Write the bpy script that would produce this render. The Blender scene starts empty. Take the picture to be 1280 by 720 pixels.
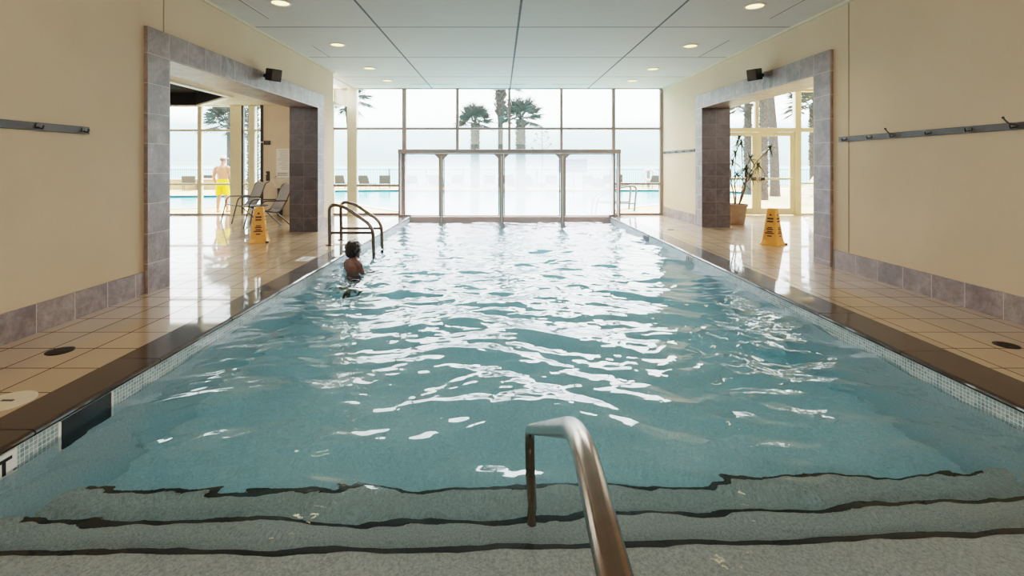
import bpy, bmesh, math, random
from mathutils import Vector, Matrix, noise
R = math.radians
PI = math.pi
rnd = random.Random(7)
C = bpy.context.scene.collection

# ------------------------------------------------------------------ materials
def lin(r, g, b):
    f = lambda c: (c/255/12.92) if c/255 <= .04045 else ((c/255+.055)/1.055)**2.4
    return (f(r), f(g), f(b), 1)

class NT:
    def __init__(s, name):
        s.m = bpy.data.materials.new(name); s.m.use_nodes = True
        s.t = s.m.node_tree; s.t.nodes.clear()
        s.out = s.n('ShaderNodeOutputMaterial')
    def n(s, typ, **kw):
        nd = s.t.nodes.new(typ)
        for k, v in kw.items(): setattr(nd, k, v)
        return nd
    def put(s, v, sock):
        if isinstance(v, bpy.types.NodeSocket): s.t.links.new(v, sock)
        elif v is not None: sock.default_value = v
    def math(s, op, a, b=None, c=None, clamp=False):
        nd = s.n('ShaderNodeMath', operation=op, use_clamp=clamp)
        s.put(a, nd.inputs[0]); s.put(b, nd.inputs[1]); s.put(c, nd.inputs[2])
        return nd.outputs[0]
    def mix(s, f, a, b, blend='MIX'):
        nd = s.n('ShaderNodeMix', data_type='RGBA', blend_type=blend)
        s.put(f, nd.inputs[0]); s.put(a, nd.inputs[6]); s.put(b, nd.inputs[7])
        return nd.outputs[2]
    def mixf(s, f, a, b):
        nd = s.n('ShaderNodeMix', data_type='FLOAT')
        s.put(f, nd.inputs[0]); s.put(a, nd.inputs[2]); s.put(b, nd.inputs[3])
        return nd.outputs[0]
    def pos(s): return s.n('ShaderNodeNewGeometry').outputs['Position']
    def obj(s): return s.n('ShaderNodeTexCoord').outputs['Object']
    def mapv(s, v, scale):
        nd = s.n('ShaderNodeVectorMath', operation='MULTIPLY')
        s.put(v, nd.inputs[0]); nd.inputs[1].default_value = scale
        return nd.outputs[0]
    def noise(s, v, scale, detail=3, rough=.55, dist=0):
        nd = s.n('ShaderNodeTexNoise')
        s.put(v, nd.inputs['Vector']); nd.inputs['Scale'].default_value = scale
        nd.inputs['Detail'].default_value = detail; nd.inputs['Roughness'].default_value = rough
        nd.inputs['Distortion'].default_value = dist
        return nd.outputs[0]
    def ramp(s, f, stops):
        nd = s.n('ShaderNodeValToRGB'); s.put(f, nd.inputs[0])
        el = nd.color_ramp.elements
        while len(el) < len(stops): el.new(.5)
        for e, (p, c) in zip(el, stops):
            e.position = p; e.color = c if not isinstance(c, (int, float)) else (c, c, c, 1)
        return nd.outputs[0]
    def bump(s, h, strength=.3, dist=.01, normal=None):
        nd = s.n('ShaderNodeBump'); nd.inputs['Strength'].default_value = strength
        nd.inputs['Distance'].default_value = dist; s.put(h, nd.inputs['Height']); s.put(normal, nd.inputs['Normal'])
        return nd.outputs[0]
    def tiles(s, su, sv, ou=0, ov=0, grout=.006):
        """grout mask, per-tile random colour; the axes follow the face's own direction in the room"""
        g = s.n('ShaderNodeNewGeometry')
        n = s.n('ShaderNodeSeparateXYZ'); s.t.links.new(g.outputs['True Normal'], n.inputs[0])
        p = s.n('ShaderNodeSeparateXYZ'); s.t.links.new(g.outputs['Position'], p.inputs[0])
        nx = s.math('GREATER_THAN', s.math('ABSOLUTE', n.outputs[0]), .6)
        nz = s.math('GREATER_THAN', s.math('ABSOLUTE', n.outputs[2]), .6)
        u = s.mixf(nx, p.outputs[0], p.outputs[1]); v = s.mixf(nz, p.outputs[2], p.outputs[1])
        res = []
        cells = []
        for w, size, off in ((u, su, ou), (v, sv, ov)):
            q = s.math('DIVIDE', s.math('SUBTRACT', w, off), size)
            cells.append(s.math('FLOOR', q))
            fr = s.math('FRACT', q)
            d = s.math('MULTIPLY', s.math('MINIMUM', fr, s.math('SUBTRACT', 1, fr)), size)
            res.append(d)
        d = s.math('MINIMUM', res[0], res[1])
        mask = s.math('LESS_THAN', d, grout/2)
        cv = s.n('ShaderNodeCombineXYZ')
        s.put(cells[0], cv.inputs[0]); s.put(cells[1], cv.inputs[1])
        wn = s.n('ShaderNodeTexWhiteNoise', noise_dimensions='3D'); s.t.links.new(cv.outputs[0], wn.inputs[0])
        return mask, wn.outputs['Value'], wn.outputs['Color']
    def bsdf(s, col, rough=.5, metal=0, spec=.5, normal=None, coat=0, coat_rough=.05, emis=None, estr=0, alpha=None):
        b = s.n('ShaderNodeBsdfPrincipled')
        s.put(col, b.inputs['Base Color']); s.put(rough, b.inputs['Roughness']); s.put(metal, b.inputs['Metallic'])
        s.put(spec, b.inputs['Specular IOR Level']); s.put(normal, b.inputs['Normal'])
        s.put(coat, b.inputs['Coat Weight']); b.inputs['Coat Roughness'].default_value = coat_rough
        if emis: b.inputs['Emission Color'].default_value = emis; b.inputs['Emission Strength'].default_value = estr
        s.t.links.new(b.outputs[0], s.out.inputs[0])
        return b

M = {}
def simple(name, col, rough=.5, metal=0, var=.12, scale=8, bump=0, bscale=60, coat=0, spec=.5):
    t = NT(name); p = t.obj()
    n = t.noise(p, scale, 4)
    c = lin(*col)
    lo = tuple(x*(1-var) for x in c[:3])+(1,); hi = tuple(min(1, x*(1+var)) for x in c[:3])+(1,)
    nm = t.bump(t.noise(p, bscale, 3), bump, .01) if bump else None
    t.bsdf(t.ramp(n, [(.3, lo), (.7, hi)]), rough, metal, spec, nm, coat)
    M[name] = t.m
    return t.m

def stucco():
    t = NT('stucco'); p = t.pos()
    n = t.noise(p, .9, 4); f = t.noise(p, 55, 5, .7)
    c = t.mix(t.ramp(n, [(.35, 0), (.7, 1)]), lin(207, 184, 156), lin(215, 193, 166))
    c = t.mix(t.math('MULTIPLY', f, .3), c, lin(176, 154, 122))
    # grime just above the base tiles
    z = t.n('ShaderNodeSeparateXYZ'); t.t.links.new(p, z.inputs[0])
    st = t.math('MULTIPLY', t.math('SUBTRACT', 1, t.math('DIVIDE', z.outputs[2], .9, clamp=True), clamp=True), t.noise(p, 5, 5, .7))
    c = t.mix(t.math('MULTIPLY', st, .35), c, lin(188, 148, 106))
    t.bsdf(c, .85, normal=t.bump(f, .35, .006)); M['stucco'] = t.m
stucco()

def slate(name='slate', k=1.0, su=.372, sv=.305, ou=0, ov=0):
    t = NT(name); p = t.pos()
    mask, r, col = t.tiles(su, sv, ou, ov, .007)
    off = t.n('ShaderNodeVectorMath', operation='MULTIPLY_ADD')
    t.put(col, off.inputs[0]); off.inputs[1].default_value = (9, 9, 9); t.put(p, off.inputs[2])
    n1 = t.noise(off.outputs[0], 3.0, 6, .62, .8); n2 = t.noise(off.outputs[0], 14, 6, .7)
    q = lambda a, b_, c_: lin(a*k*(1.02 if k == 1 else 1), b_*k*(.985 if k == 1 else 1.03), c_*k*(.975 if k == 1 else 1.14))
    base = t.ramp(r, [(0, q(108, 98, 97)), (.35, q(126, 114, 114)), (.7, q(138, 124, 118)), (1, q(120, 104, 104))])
    c = t.mix(t.ramp(n1, [(.42, 0), (.66, 1)]), base, q(162, 152, 148))
    c = t.mix(t.math('MULTIPLY', t.ramp(n2, [(.35, 0), (.7, 1)]), .6), c, q(80, 70, 68))
    c = t.mix(mask, c, q(186, 176, 166))
    h = t.math('SUBTRACT', t.math('MULTIPLY', n1, .6), mask)
    t.bsdf(c, .42, normal=t.bump(h, .35, .006)); M[name] = t.m
slate('slate', ov=-.03)
slate('slate_chairs', 1, .35, .337, 5.35, 2.69); slate('slate_doors', 1, .35, .337, 6.77, 2.77)
slate('slate_shaded_chairs', .56, .307, .298, -3.925, 0); slate('slate_shaded_doors', .62, .327, .298, 4.655, 0)  # darker slate copies: the shade on the far jambs is put into the colour

def floor_tile():
    t = NT('deck_tile'); p = t.pos()
    mask, r, col = t.tiles(.336, .366, -2.83, 3.39, .010)
    n1 = t.noise(p, 6, 5, .6); n2 = t.noise(p, 120, 3)
    c = t.mix(r, lin(166, 138, 108), lin(184, 156, 124))
    c = t.mix(t.math('MULTIPLY', n1, .35), c, lin(156, 130, 102))
    c = t.mix(t.math('MULTIPLY', n2, .2), c, lin(140, 116, 92))
    c = t.mix(mask, c, lin(66, 50, 38))
    wet = t.noise(t.mapv(p, (1, 1, 1)), 1.1, 3)
    pud = t.noise(t.mapv(p, (1.0, 3.5, 1)), 5, 2)
    h = t.math('ADD', t.math('MULTIPLY', pud, .6), t.math('MULTIPLY', mask, -.7))
    nm = t.bump(h, .17, .012)
    dry = t.math('SUBTRACT', 1, mask)
    t.bsdf(c, t.mixf(mask, .34, .9), spec=t.math('MULTIPLY', dry, .35), normal=nm, coat=t.math('MULTIPLY', dry, t.mixf(t.ramp(wet, [(.35, 0), (.6, 1)]), 1.0, .75)), coat_rough=.035)
    M['deck_tile'] = t.m
floor_tile()

def coping():
    t = NT('coping_stone'); p = t.pos()
    n = t.noise(p, 160, 3, .7); v = t.noise(p, 3, 3)
    y = t.n('ShaderNodeSeparateXYZ'); t.t.links.new(p, y.inputs[0])
    c = t.mix(t.ramp(n, [(.35, 0), (.65, 1)]), lin(30, 22, 17), lin(58, 44, 35))
    c = t.mix(t.math('MULTIPLY', v, .4), c, lin(50, 38, 30))
    t.bsdf(c, .5, spec=.15, coat=.7, coat_rough=.035, normal=t.bump(n, .12, .003)); M['coping_stone'] = t.m
coping()

def mosaic():
    t = NT('mosaic'); 
    mask, r, col = t.tiles(.0245, .0245, .006, -.041, .0035)
    c = t.ramp(r, [(0, lin(120, 146, 152)), (.5, lin(150, 170, 172)), (1, lin(176, 190, 190))])
    c = t.mix(mask, c, lin(232, 234, 232))
    t.bsdf(c, .2, normal=t.bump(mask, -.3, .002)); M['mosaic'] = t.m
mosaic()

def plaster():
    t = NT('pool_plaster'); p = t.pos()
    n = t.noise(p, 90, 4, .8); v = t.noise(p, 1.3, 4)
    c = t.mix(t.ramp(n, [(.35, 0), (.65, 1)]), lin(122, 122, 120), lin(196, 196, 192))
    c = t.mix(t.math('MULTIPLY', v, .5), c, lin(146, 152, 150))
    t.bsdf(c, .8); M['pool_plaster'] = t.m
plaster()
def plaster_deep():
    t = NT('pool_plaster_deep'); p = t.pos()
    n = t.noise(p, 70, 4, .8); v = t.noise(p, 1.1, 4)
    c = t.mix(t.ramp(n, [(.35, 0), (.65, 1)]), lin(170, 186, 190), lin(226, 236, 238))
    c = t.mix(t.math('MULTIPLY', v, .5), c, lin(160, 184, 190))
    t.bsdf(c, .8); M['pool_plaster_deep'] = t.m
plaster_deep()

def ceiling():
    t = NT('ceiling_panel'); p = t.pos()
    mask, r, col = t.tiles(2.25, 2.16, .29, 7.73, .035)
    s1 = t.noise(t.mapv(p, (1.2, 9, 1)), 1.6, 5, .65); s2 = t.noise(t.mapv(p, (3, 40, 1)), 2, 4, .7)
    c = t.mix(r, lin(212, 204, 193), lin(222, 214, 204))
    c = t.mix(t.math('MULTIPLY', s1, .45), c, lin(168, 167, 165))
    c = t.mix(t.math('MULTIPLY', s2, .3), c, lin(232, 230, 226))
    c = t.mix(mask, c, lin(84, 84, 84))
    t.bsdf(c, .75, normal=t.bump(mask, -.4, .01)); M['ceiling_panel'] = t.m
ceiling()

simple('soffit', (214, 208, 196), .8, var=.04)
simple('crown', (206, 196, 170), .6, var=.04)
simple('champagne', (222, 214, 188), .4, 0, .05, 3)
simple('taupe_frame', (156, 143, 140), .4, 0, .08, 3)
simple('door_cream', (230, 222, 192), .45, 0, .05, 3)
simple('dam_board', (196, 168, 160), .4, 0, .08, 5)
simple('dark_frame', (52, 46, 42), .4, 0, .1)
simple('coffer_dark', (40, 40, 42), .95, 0, .1, spec=.1)
simple('nosing', (16, 18, 20), .6, 0, .2)
simple('black', (30, 30, 32), .45, 0, .15)
simple('charcoal_wood', (74, 68, 66), .5, 0, .15, 20)
simple('steel', (150, 130, 116), .2, 1, .08, 30)
simple('dark_steel', (120, 112, 106), .25, 1, .08, 30)
simple('chrome', (200, 198, 194), .12, 1, .05, 30)
simple('cone_yellow', (216, 148, 62), .4, 0, .08, 6)
simple('letter_black', (52, 36, 20), .6)
simple('sling', (146, 140, 138), .75, 0, .1, 40, .2, 300)
simple('chair_metal', (74, 66, 62), .35, .4, .1)
simple('pot', (150, 128, 110), .7, 0, .12, 10, .1)
simple('soil', (70, 54, 42), .95, 0, .3, 40, .5)
simple('stem_bark', (120, 104, 88), .85, 0, .25, 20, .3)
simple('leaf_dark', (74, 88, 58), .5, 0, .3, 6)
simple('white_plastic', (222, 214, 200), .4, 0, .05)
simple('paper', (238, 236, 232), .6, 0, .02)
simple('ink', (120, 118, 120), .7)
simple('ink_black', (20, 20, 20), .6)
simple('beige_wall', (214, 198, 178), .8, 0, .05, 3)
simple('drain_iron', (26, 24, 20), .5, .3, .3, 60, .3)
simple('lid_cream', (204, 190, 164), .5, 0, .06)
simple('skin_pale', (168, 116, 96), .55, 0, .06, 10)
simple('skin_tan', (116, 86, 78), .45, 0, .08, 10)
simple('hair_dark', (34, 26, 26), .5, 0, .3, 60, .5, 200)
simple('hair_grey', (92, 82, 78), .6, 0, .3, 60, .5, 200)
simple('yellow_cloth', (222, 186, 30), .75, 0, .08, 14, .25, 30)
simple('navy_cloth', (44, 52, 78), .75, 0, .1)
simple('cap_white', (200, 200, 202), .7, 0, .03)
simple('palm_trunk', (70, 65, 62), .9, 0, .3, 12, .6, 40)
simple('palm_boot', (80, 74, 70), .9, 0, .3, 16, .4, 60)
simple('palm_leaf', (70, 74, 68), .6, 0, .3, 4)
simple('shrub_leaf', (58, 66, 60), .6, 0, .35, 5)
simple('rail_metal', (92, 92, 94), .5, .0, .1)
simple('lounger_frame', (92, 92, 94), .5, .0, .1)
simple('lounger_sling', (66, 68, 72), .75, 0, .1)
simple('white_lounger', (236, 234, 224), .5, 0, .04)
simple('sand_deck', (196, 168, 118), .85, 0, .08, .8, .1)
simple('beach_sand', (176, 166, 144), .95, 0, .06, .3)
simple('tan_block', (150, 128, 98), .85, 0, .12, 4)
simple('coping_white', (196, 186, 172), .7, 0, .06)
simple('basin_blue', (70, 150, 162), .6, 0, .06, 1)
simple('board_face', (196, 198, 206), .6, 0, .1)
simple('towel_blue', (84, 92, 140), .8, 0, .15)

def glass():
    t = NT('clear_glass')
    fr = t.n('ShaderNodeFresnel'); fr.inputs[0].default_value = 1.45
    tr = t.n('ShaderNodeBsdfTransparent'); tr.inputs[0].default_value = (.93, .97, .96, 1)
    gl = t.n('ShaderNodeBsdfGlossy'); gl.inputs['Roughness'].default_value = .02
    gl.inputs[0].default_value = (.9, .95, .95, 1)
    mx = t.n('ShaderNodeMixShader')
    n = t.noise(t.pos(), 1.2, 3)
    t.put(t.math('MULTIPLY', fr.outputs[0], t.mixf(n, .7, 1.0)), mx.inputs[0])
    t.t.links.new(tr.outputs[0], mx.inputs[1]); t.t.links.new(gl.outputs[0], mx.inputs[2])
    t.t.links.new(mx.outputs[0], t.out.inputs[0]); M['clear_glass'] = t.m
glass()

def panel_sheet():
    t = NT('hazy_vinyl')
    tr = t.n('ShaderNodeBsdfTransparent'); tr.inputs[0].default_value = (.93, .88, 1, 1)
    tl = t.n('ShaderNodeBsdfTranslucent'); tl.inputs[0].default_value = (.96, .95, .99, 1)
    n = t.noise(t.pos(), 2.2, 4)
    mx = t.n('ShaderNodeMixShader'); t.put(t.mixf(n, .30, .42), mx.inputs[0])
    t.t.links.new(tr.outputs[0], mx.inputs[1]); t.t.links.new(tl.outputs[0], mx.inputs[2])
    t.t.links.new(mx.outputs[0], t.out.inputs[0]); M['hazy_vinyl'] = t.m
panel_sheet()

def water():
    t = NT('pool_water'); p = t.pos()
    b1 = t.noise(t.mapv(p, (1, 1.0, 1)), 9, 3, .5); 
    nm = t.bump(b1, .06, .02)
    g = t.n('ShaderNodeBsdfGlass'); g.inputs['IOR'].default_value = 1.33; g.inputs['Roughness'].default_value = 0.0
    t.put(nm, g.inputs['Normal'])
    t.t.links.new(g.outputs[0], t.out.inputs[0])
    v = t.n('ShaderNodeVolumeAbsorption'); v.inputs[0].default_value = (.43, .84, .91, 1); v.inputs[1].default_value = .40
    t.t.links.new(v.outputs[0], t.out.inputs[1])
    M['pool_water'] = t.m
water()

def out_water():
    t = NT('outdoor_water'); p = t.pos()
    n = t.noise(t.mapv(p, (1, 2.2, 1)), 1.6, 4); f = t.noise(t.mapv(p, (1, 1.6, 1)), 2.5, 3)
    c = t.mix(n, lin(66, 160, 176), lin(110, 186, 194))
    t.bsdf(c, .12, normal=t.bump(f, .35, .05)); M['outdoor_water'] = t.m
out_water()

def sea():
    t = NT('sea'); p = t.pos()
    n = t.noise(t.mapv(p, (.02, .1, 1)), 1, 4)
    t.bsdf(t.mix(n, lin(120, 158, 164), lin(136, 170, 174)), 1, spec=0); M['sea'] = t.m
sea()

def lamp_lens():
    t = NT('lamp_lens'); n = t.noise(t.obj(), 9, 2)
    e = t.n('ShaderNodeEmission'); t.put(t.mix(n, (1, .74, .26, 1), (1, .80, .36, 1)), e.inputs[0]); e.inputs[1].default_value = 5
    t.t.links.new(e.outputs[0], t.out.inputs[0]); M['lamp_lens'] = t.m
lamp_lens()

# ------------------------------------------------------------------ mesh helper
class MB:
    def __init__(s): s.b = bmesh.new()
    def box(s, x0, x1, y0, y1, z0, z1, bev=0):
        vs = [s.b.verts.new(v) for v in ((x0,y0,z0),(x1,y0,z0),(x1,y1,z0),(x0,y1,z0),(x0,y0,z1),(x1,y0,z1),(x1,y1,z1),(x0,y1,z1))]
        fs = [s.b.faces.new([vs[i] for i in q]) for q in ((3,2,1,0),(4,5,6,7),(0,1,5,4),(1,2,6,5),(2,3,7,6),(3,0,4,7))]
        if bev:
            es = list({e for f in fs for e in f.edges})
            bmesh.ops.bevel(s.b, geom=es, offset=bev, segments=2, affect='EDGES', profile=.5)
        return s
    def obox(s, c, ux, uy, uz, hx, hy, hz, bev=0):
        """box on its own axes"""
        k = len(s.b.verts)
        t = MB().box(-hx, hx, -hy, hy, -hz, hz, bev)
        m = Matrix((ux, uy, uz)).transposed().to_4x4(); m.translation = c
        t.b.transform(m); s.join(t); return s
    def join(s, o):
        me = bpy.data.meshes.new('t'); o.b.to_mesh(me); s.b.from_mesh(me); bpy.data.meshes.remove(me); o.b.free(); return s
    def quad(s, *p): s.b.faces.new([s.b.verts.new(v) for v in p]); return s
    def poly(s, pts): s.b.faces.new([s.b.verts.new(v) for v in pts]); return s
    def rings(s, rs, cap=True, closed=False):
        rows = [[s.b.verts.new(v) for v in r] for r in rs]
        n = len(rows[0]); m = len(rows)
        for i in range(m if closed else m-1):
            a, b = rows[i], rows[(i+1) % m]
            for j in range(n): s.b.faces.new((a[j], a[(j+1)%n], b[(j+1)%n], b[j]))
        if cap and not closed:
            s.b.faces.new(rows[0][::-1]); s.b.faces.new(rows[-1])
        return s
    def lathe(s, prof, seg=32, c=(0,0,0), cap=True):
        rs = [[(c[0]+r*math.cos(2*PI*j/seg), c[1]+r*math.sin(2*PI*j/seg), c[2]+z) for j in range(seg)] for r, z in prof]
        return s.rings(rs, cap)
    def tube(s, pts, r, seg=12, cap=True):
        pts = [Vector(p) for p in pts]
        rr = r if isinstance(r, (list, tuple)) else [r]*len(pts)
        up = None; rs = []
        for i, p in enumerate(pts):
            d = (pts[min(i+1, len(pts)-1)] - pts[max(i-1, 0)]).normalized()
            if up is None:
                up = Vector((0, 0, 1)) if abs(d.z) < .9 else Vector((1, 0, 0))
            a = (up - d*up.dot(d)).normalized(); b = d.cross(a); up = a
            rs.append([p + (a*math.cos(2*PI*j/seg) + b*math.sin(2*PI*j/seg))*rr[i] for j in range(seg)])
        return s.rings(rs, cap)
    def loft(s, rg, seg=20, rot=None):
        """rg: list of (cx,cy,cz,rx,ry)"""
        rs = [[(cx+rx*math.cos(2*PI*j/seg), cy+ry*math.sin(2*PI*j/seg), cz) for j in range(seg)] for cx, cy, cz, rx, ry in rg]
        return s.rings(rs)
    def capsule(s, p0, p1, r0, r1, seg=12):
        p0, p1 = Vector(p0), Vector(p1); d = (p1-p0).normalized()
        pts = []; rr = []
        for k in range(5):
            a = PI/2*(1-k/4); pts.append(p0 - d*r0*math.sin(a)*.999); rr.append(max(r0*math.cos(a), r0*.08))
        for k in range(5):
            a = PI/2*k/4; pts.append(p1 + d*r1*math.sin(a)*.999); rr.append(max(r1*math.cos(a), r1*.08))
        return s.tube(pts, rr, seg)
    def ball(s, c, rx, ry, rz, seg=14):
        t = bmesh.new(); bmesh.ops.create_uvsphere(t, u_segments=seg, v_segments=seg//2+2, radius=1)
        t.transform(Matrix.Translation(c) @ Matrix.Diagonal((rx, ry, rz, 1)))
        me = bpy.data.meshes.new('t'); t.to_mesh(me); s.b.from_mesh(me); bpy.data.meshes.remove(me); t.free(); return s
    def build(s, name, mat, parent=None, smooth=False, loc=None, rz=None, mats=None):
        me = bpy.data.meshes.new(name)
        bmesh.ops.recalc_face_normals(s.b, faces=s.b.faces)
        s.b.to_mesh(me); s.b.free()
        for m in ([mat] if isinstance(mat, str) else mat): me.materials.append(M[m])
        if smooth: 
            me.shade_smooth()
            try: me.set_sharp_from_angle(angle=R(42))
            except Exception: pass
        o = bpy.data.objects.new(name, me); C.objects.link(o)
        if parent: o.parent = parent
        if loc: o.location = loc
        if rz is not None: o.rotation_euler.z = rz
        return o

def tag(o, label=None, cat=None, group=None, kind=None):
    if label: o['label'] = label
    if cat: o['category'] = cat
    if group: o['group'] = group
    if kind: o['kind'] = kind
    return o
def empty(name, loc=(0, 0, 0), rz=0, label=None, cat=None, group=None, kind=None):
    o = bpy.data.objects.new(name, None); C.objects.link(o)
    o.location = loc; o.rotation_euler.z = rz
    return tag(o, label, cat, group, kind)
def copy_tree(o, parent=None):
    c = o.copy(); C.objects.link(c)
    if parent: c.parent = parent
    for ch in list(o.children): copy_tree(ch, c)
    return c
def struct(name, mb, mat, parent=None, smooth=False):
    o = mb.build(name, mat, parent, smooth)
    if parent is None: o['kind'] = 'structure'; 
    return o
def fillet(pts, r, n=7):
    pts = [Vector(p) for p in pts]; out = [pts[0]]
    rr = r if isinstance(r, (list, tuple)) else [r]*len(pts)
    for i in range(1, len(pts)-1):
        a, p, b = pts[i-1], pts[i], pts[i+1]
        d0 = (a-p); d1 = (b-p); k = min(rr[i], d0.length*.48, d1.length*.48)
        s0, s1 = p+d0.normalized()*k, p+d1.normalized()*k
        for j in range(n+1):
            t = j/n; out.append(s0*(1-t)**2 + p*2*t*(1-t) + s1*t*t)
    out.append(pts[-1]); return out

# ------------------------------------------------------------------ dimensions (metres)
XL, XR = -3.97, 4.70          # wall faces of the pool hall
PL, PR = -2.53, 3.10          # pool walls
CL, CR = -2.83, 3.46          # outer edges of the coping
YF = 13.9                     # glazed facade
YP = 13.55                    # panel screen, end of the pool
WZ = -.135                    # water level
CZ = 3.66                     # ceiling
YB = -3.0                     # back of the hall
K = YF/600
def fx(px): return (px-625)*K
def fz(py): return 1.43-(py-207)*K

# ------------------------------------------------------------------ setting
b = MB()
b.box(-12, CL, YB, YF, -.3, 0); b.box(CR, 10.5, YB, YF, -.3, 0)
b.box(CL, CR, YB, .62, -.3, 0)
b.box(CL, PL-.02, YP+.02, YF, -.3, 0); b.box(PR+.02, CR, YP+.02, YF, -.3, 0)
struct('floor', b, 'deck_tile')

struct('ceiling', MB().box(XL-.6, XR+.6, YB, YF+.1, CZ, CZ+.2), 'ceiling_panel')
# wall by the chairs
b = MB()
b.box(-4.54, XL, YB, 5.70, 0, CZ); b.box(-4.54, XL, 10.36, 11.43, 0, CZ); b.box(-4.54, XL, 5.70, 10.36, 2.69, CZ)
struct('wall_left', b, 'stucco')
b = MB()
b.box(XR, 5.31, YB, 7.12, 0, CZ); b.box(XR, 5.31, 11.08, YF+.06, 0, CZ); b.box(XR, 5.31, 7.12, 11.08, 2.77, CZ)
struct('wall_right', b, 'stucco')
struct('wall_back', MB().box(-12, 10.5, YB-.2, YB, 0, CZ), 'stucco')
# expansion joints of the plaster
b = MB(); b.box(XL, XL+.004, 5.655, 5.672, 3.0, CZ); struct('trim_1', b, 'tan_block')
b = MB(); b.box(XR-.004, XR, 6.46, 6.475, .26, CZ); struct('trim_2', b, 'tan_block')
# slate surrounds of the two openings
def surround(name, room, xf, s, y0, y1, zt, th, w=.35, hh=.30, xback=None):
    b = MB(); p = .045
    xo = xf + s*p                   # proud of the wall towards the pool
    lo, hi = min(xf, xo), max(xf, xo)
    b.box(lo, hi, y0-w, y0, 0, zt+hh); b.box(lo, hi, y1, y1+w, 0, zt+hh); b.box(lo, hi, y0, y1, zt, zt+hh)
    e = .012
    xb = xf - s*th
    l2, h2 = min(xo, xb), max(xo, xb)
    b.box(l2, h2, y0, y0+e, 0, zt-e); b.box(l2, h2, y0, y1, zt-e, zt)
    o = struct(name, b, 'slate_'+room)
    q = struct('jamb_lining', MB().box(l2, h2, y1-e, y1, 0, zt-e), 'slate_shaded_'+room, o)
    return o
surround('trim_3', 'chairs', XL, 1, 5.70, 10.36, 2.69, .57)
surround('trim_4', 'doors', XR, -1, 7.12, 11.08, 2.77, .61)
# slate base course
b = MB(); b.box(XL, XL+.018, YB, 5.345, 0, .25); b.box(XL, XL+.018, 10.715, 11.43, 0, .25); b.box(-4.54, XL, 11.43, 11.448, 0, .25)
struct('baseboard_left', b, 'slate')
b = MB(); b.box(XR-.018, XR, YB, 6.765, 0, .25); b.box(XR-.018, XR, 11.435, YF-.06, 0, .25)
struct('baseboard_right', b, 'slate')
# cream bead where wall meets ceiling
struct('trim_5', MB().box(XL, XL+.03, YB, 11.43, CZ-.035, CZ), 'crown')
struct('trim_6', MB().box(XR-.03, XR, YB, YF-.06, CZ-.035, CZ), 'crown')

# side room with the chairs: ceiling with a dark coffer
zc = fz(131.7)
b = MB()
cof = [(-11.4, 5.2), (-6.84, 5.2), (-6.84, 12.0), (-8.75, 13.8), (-11.4, 13.8)]
outer = [(-12, 3.5), (-4.54, 3.5), (-4.54, YF), (-12, YF)]
def plate_with_hole(mb, outer, inner, z):
    bm = mb.b
    es = []
    for loop in (outer, inner):
        vs = [bm.verts.new((x, y, z)) for x, y in loop]
        for i in range(len(vs)): es.append(bm.edges.new((vs[i], vs[(i+1) % len(vs)])))
    bmesh.ops.triangle_fill(bm, use_beauty=True, use_dissolve=False, edges=es)
plate_with_hole(b, outer, cof, zc)
struct('ceiling_chair_room', b, 'soffit')
b = MB()
for i in range(len(cof)):
    (x0, y0), (x1, y1) = cof[i], cof[(i+1) % len(cof)]
    b.quad((x0, y0, zc), (x1, y1, zc), (x1, y1, zc+.35), (x0, y0, zc+.35))
b.poly([(x, y, zc+.35) for x, y in cof])
struct('ceiling_coffer', b, 'coffer_dark')
b = MB()
for i in range(len(cof)):
    (x0, y0), (x1, y1) = cof[i], cof[(i+1) % len(cof)]
    d = Vector((x1-x0, y1-y0, 0)); n = Vector((d.y, -d.x, 0)).normalized()
    b.obox(Vector(((x0+x1)/2, (y0+y1)/2, zc-.02)) + n*.07, d.normalized(), n, Vector((0, 0, 1)), d.length/2+.07, .07, .02)
struct('trim_7', b, 'white_plastic')
struct('wall_chair_room_back', MB().box(-12, -4.54, 3.3, 3.5, 0, zc), 'beige_wall')
struct('wall_chair_room_outer', MB().box(-12.2, -12, 3.3, YF+.1, 0, zc), 'beige_wall')
b = MB(); b.box(fx(330.5), -4.95, YF-.06, YF+.06, 0, zc)
struct('wall_chair_room_front', b, 'beige_wall')
struct('wall_above_chair_room', MB().box(-12, -4.4, YF+.08, YF+.2, zc, CZ+.2), 'beige_wall')
struct('trim_8', MB().box(fx(327), fx(330.5), YF-.08, YF+.06, 0, zc), 'dark_frame')
# side room with the doors
struct('ceiling_door_room', MB().box(5.31, 10.5, 4, YF, fz(112), fz(112)+.1), 'soffit')
struct('wall_door_room_back', MB().box(5.31, 10.5, 3.8, 4, 0, CZ), 'beige_wall')
struct('wall_door_room_outer', MB().box(10.5, 10.7, 3.8, YF+.1, 0, CZ), 'beige_wall')

# coping stones and pool
def coping_run(name, xi, xo, s):
    b = MB(); y = .62
    cuts = [y0 for y0 in ([.62, 1.64, 2.60, 3.56] if s < 0 else [.62, 1.8, 2.75, 3.70])]
    while cuts[-1] < YP-1.2: cuts.append(cuts[-1]+.955)
    cuts.append(YP+.02)
    for a, c in zip(cuts, cuts[1:]):
        prof = [(xo, 0), (xi+s*-.0, 0)]
        n = []
        d = 1 if xi > xo else -1
        n = [(xo, -.03), (xo, 0.0), (xi-d*.022, 0.0)]
        for k in range(1, 6):
            t = PI/2 - PI*k/6
            n.append((xi-d*.022+d*.022*math.cos(t), -.020+.020*math.sin(t)))
        n += [(xi-d*.022, -.040), (xi-d*.06, -.040)]
        g = .004
        b.rings([[(px, a+g, pz) for px, pz in n], [(px, c-g, pz) for px, pz in n]])
    return struct(name, b, 'coping_stone')
coping_run('trim_9', PL+.015, CL, -1)
coping_run('trim_10', PR-.015, CR, 1)
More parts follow.
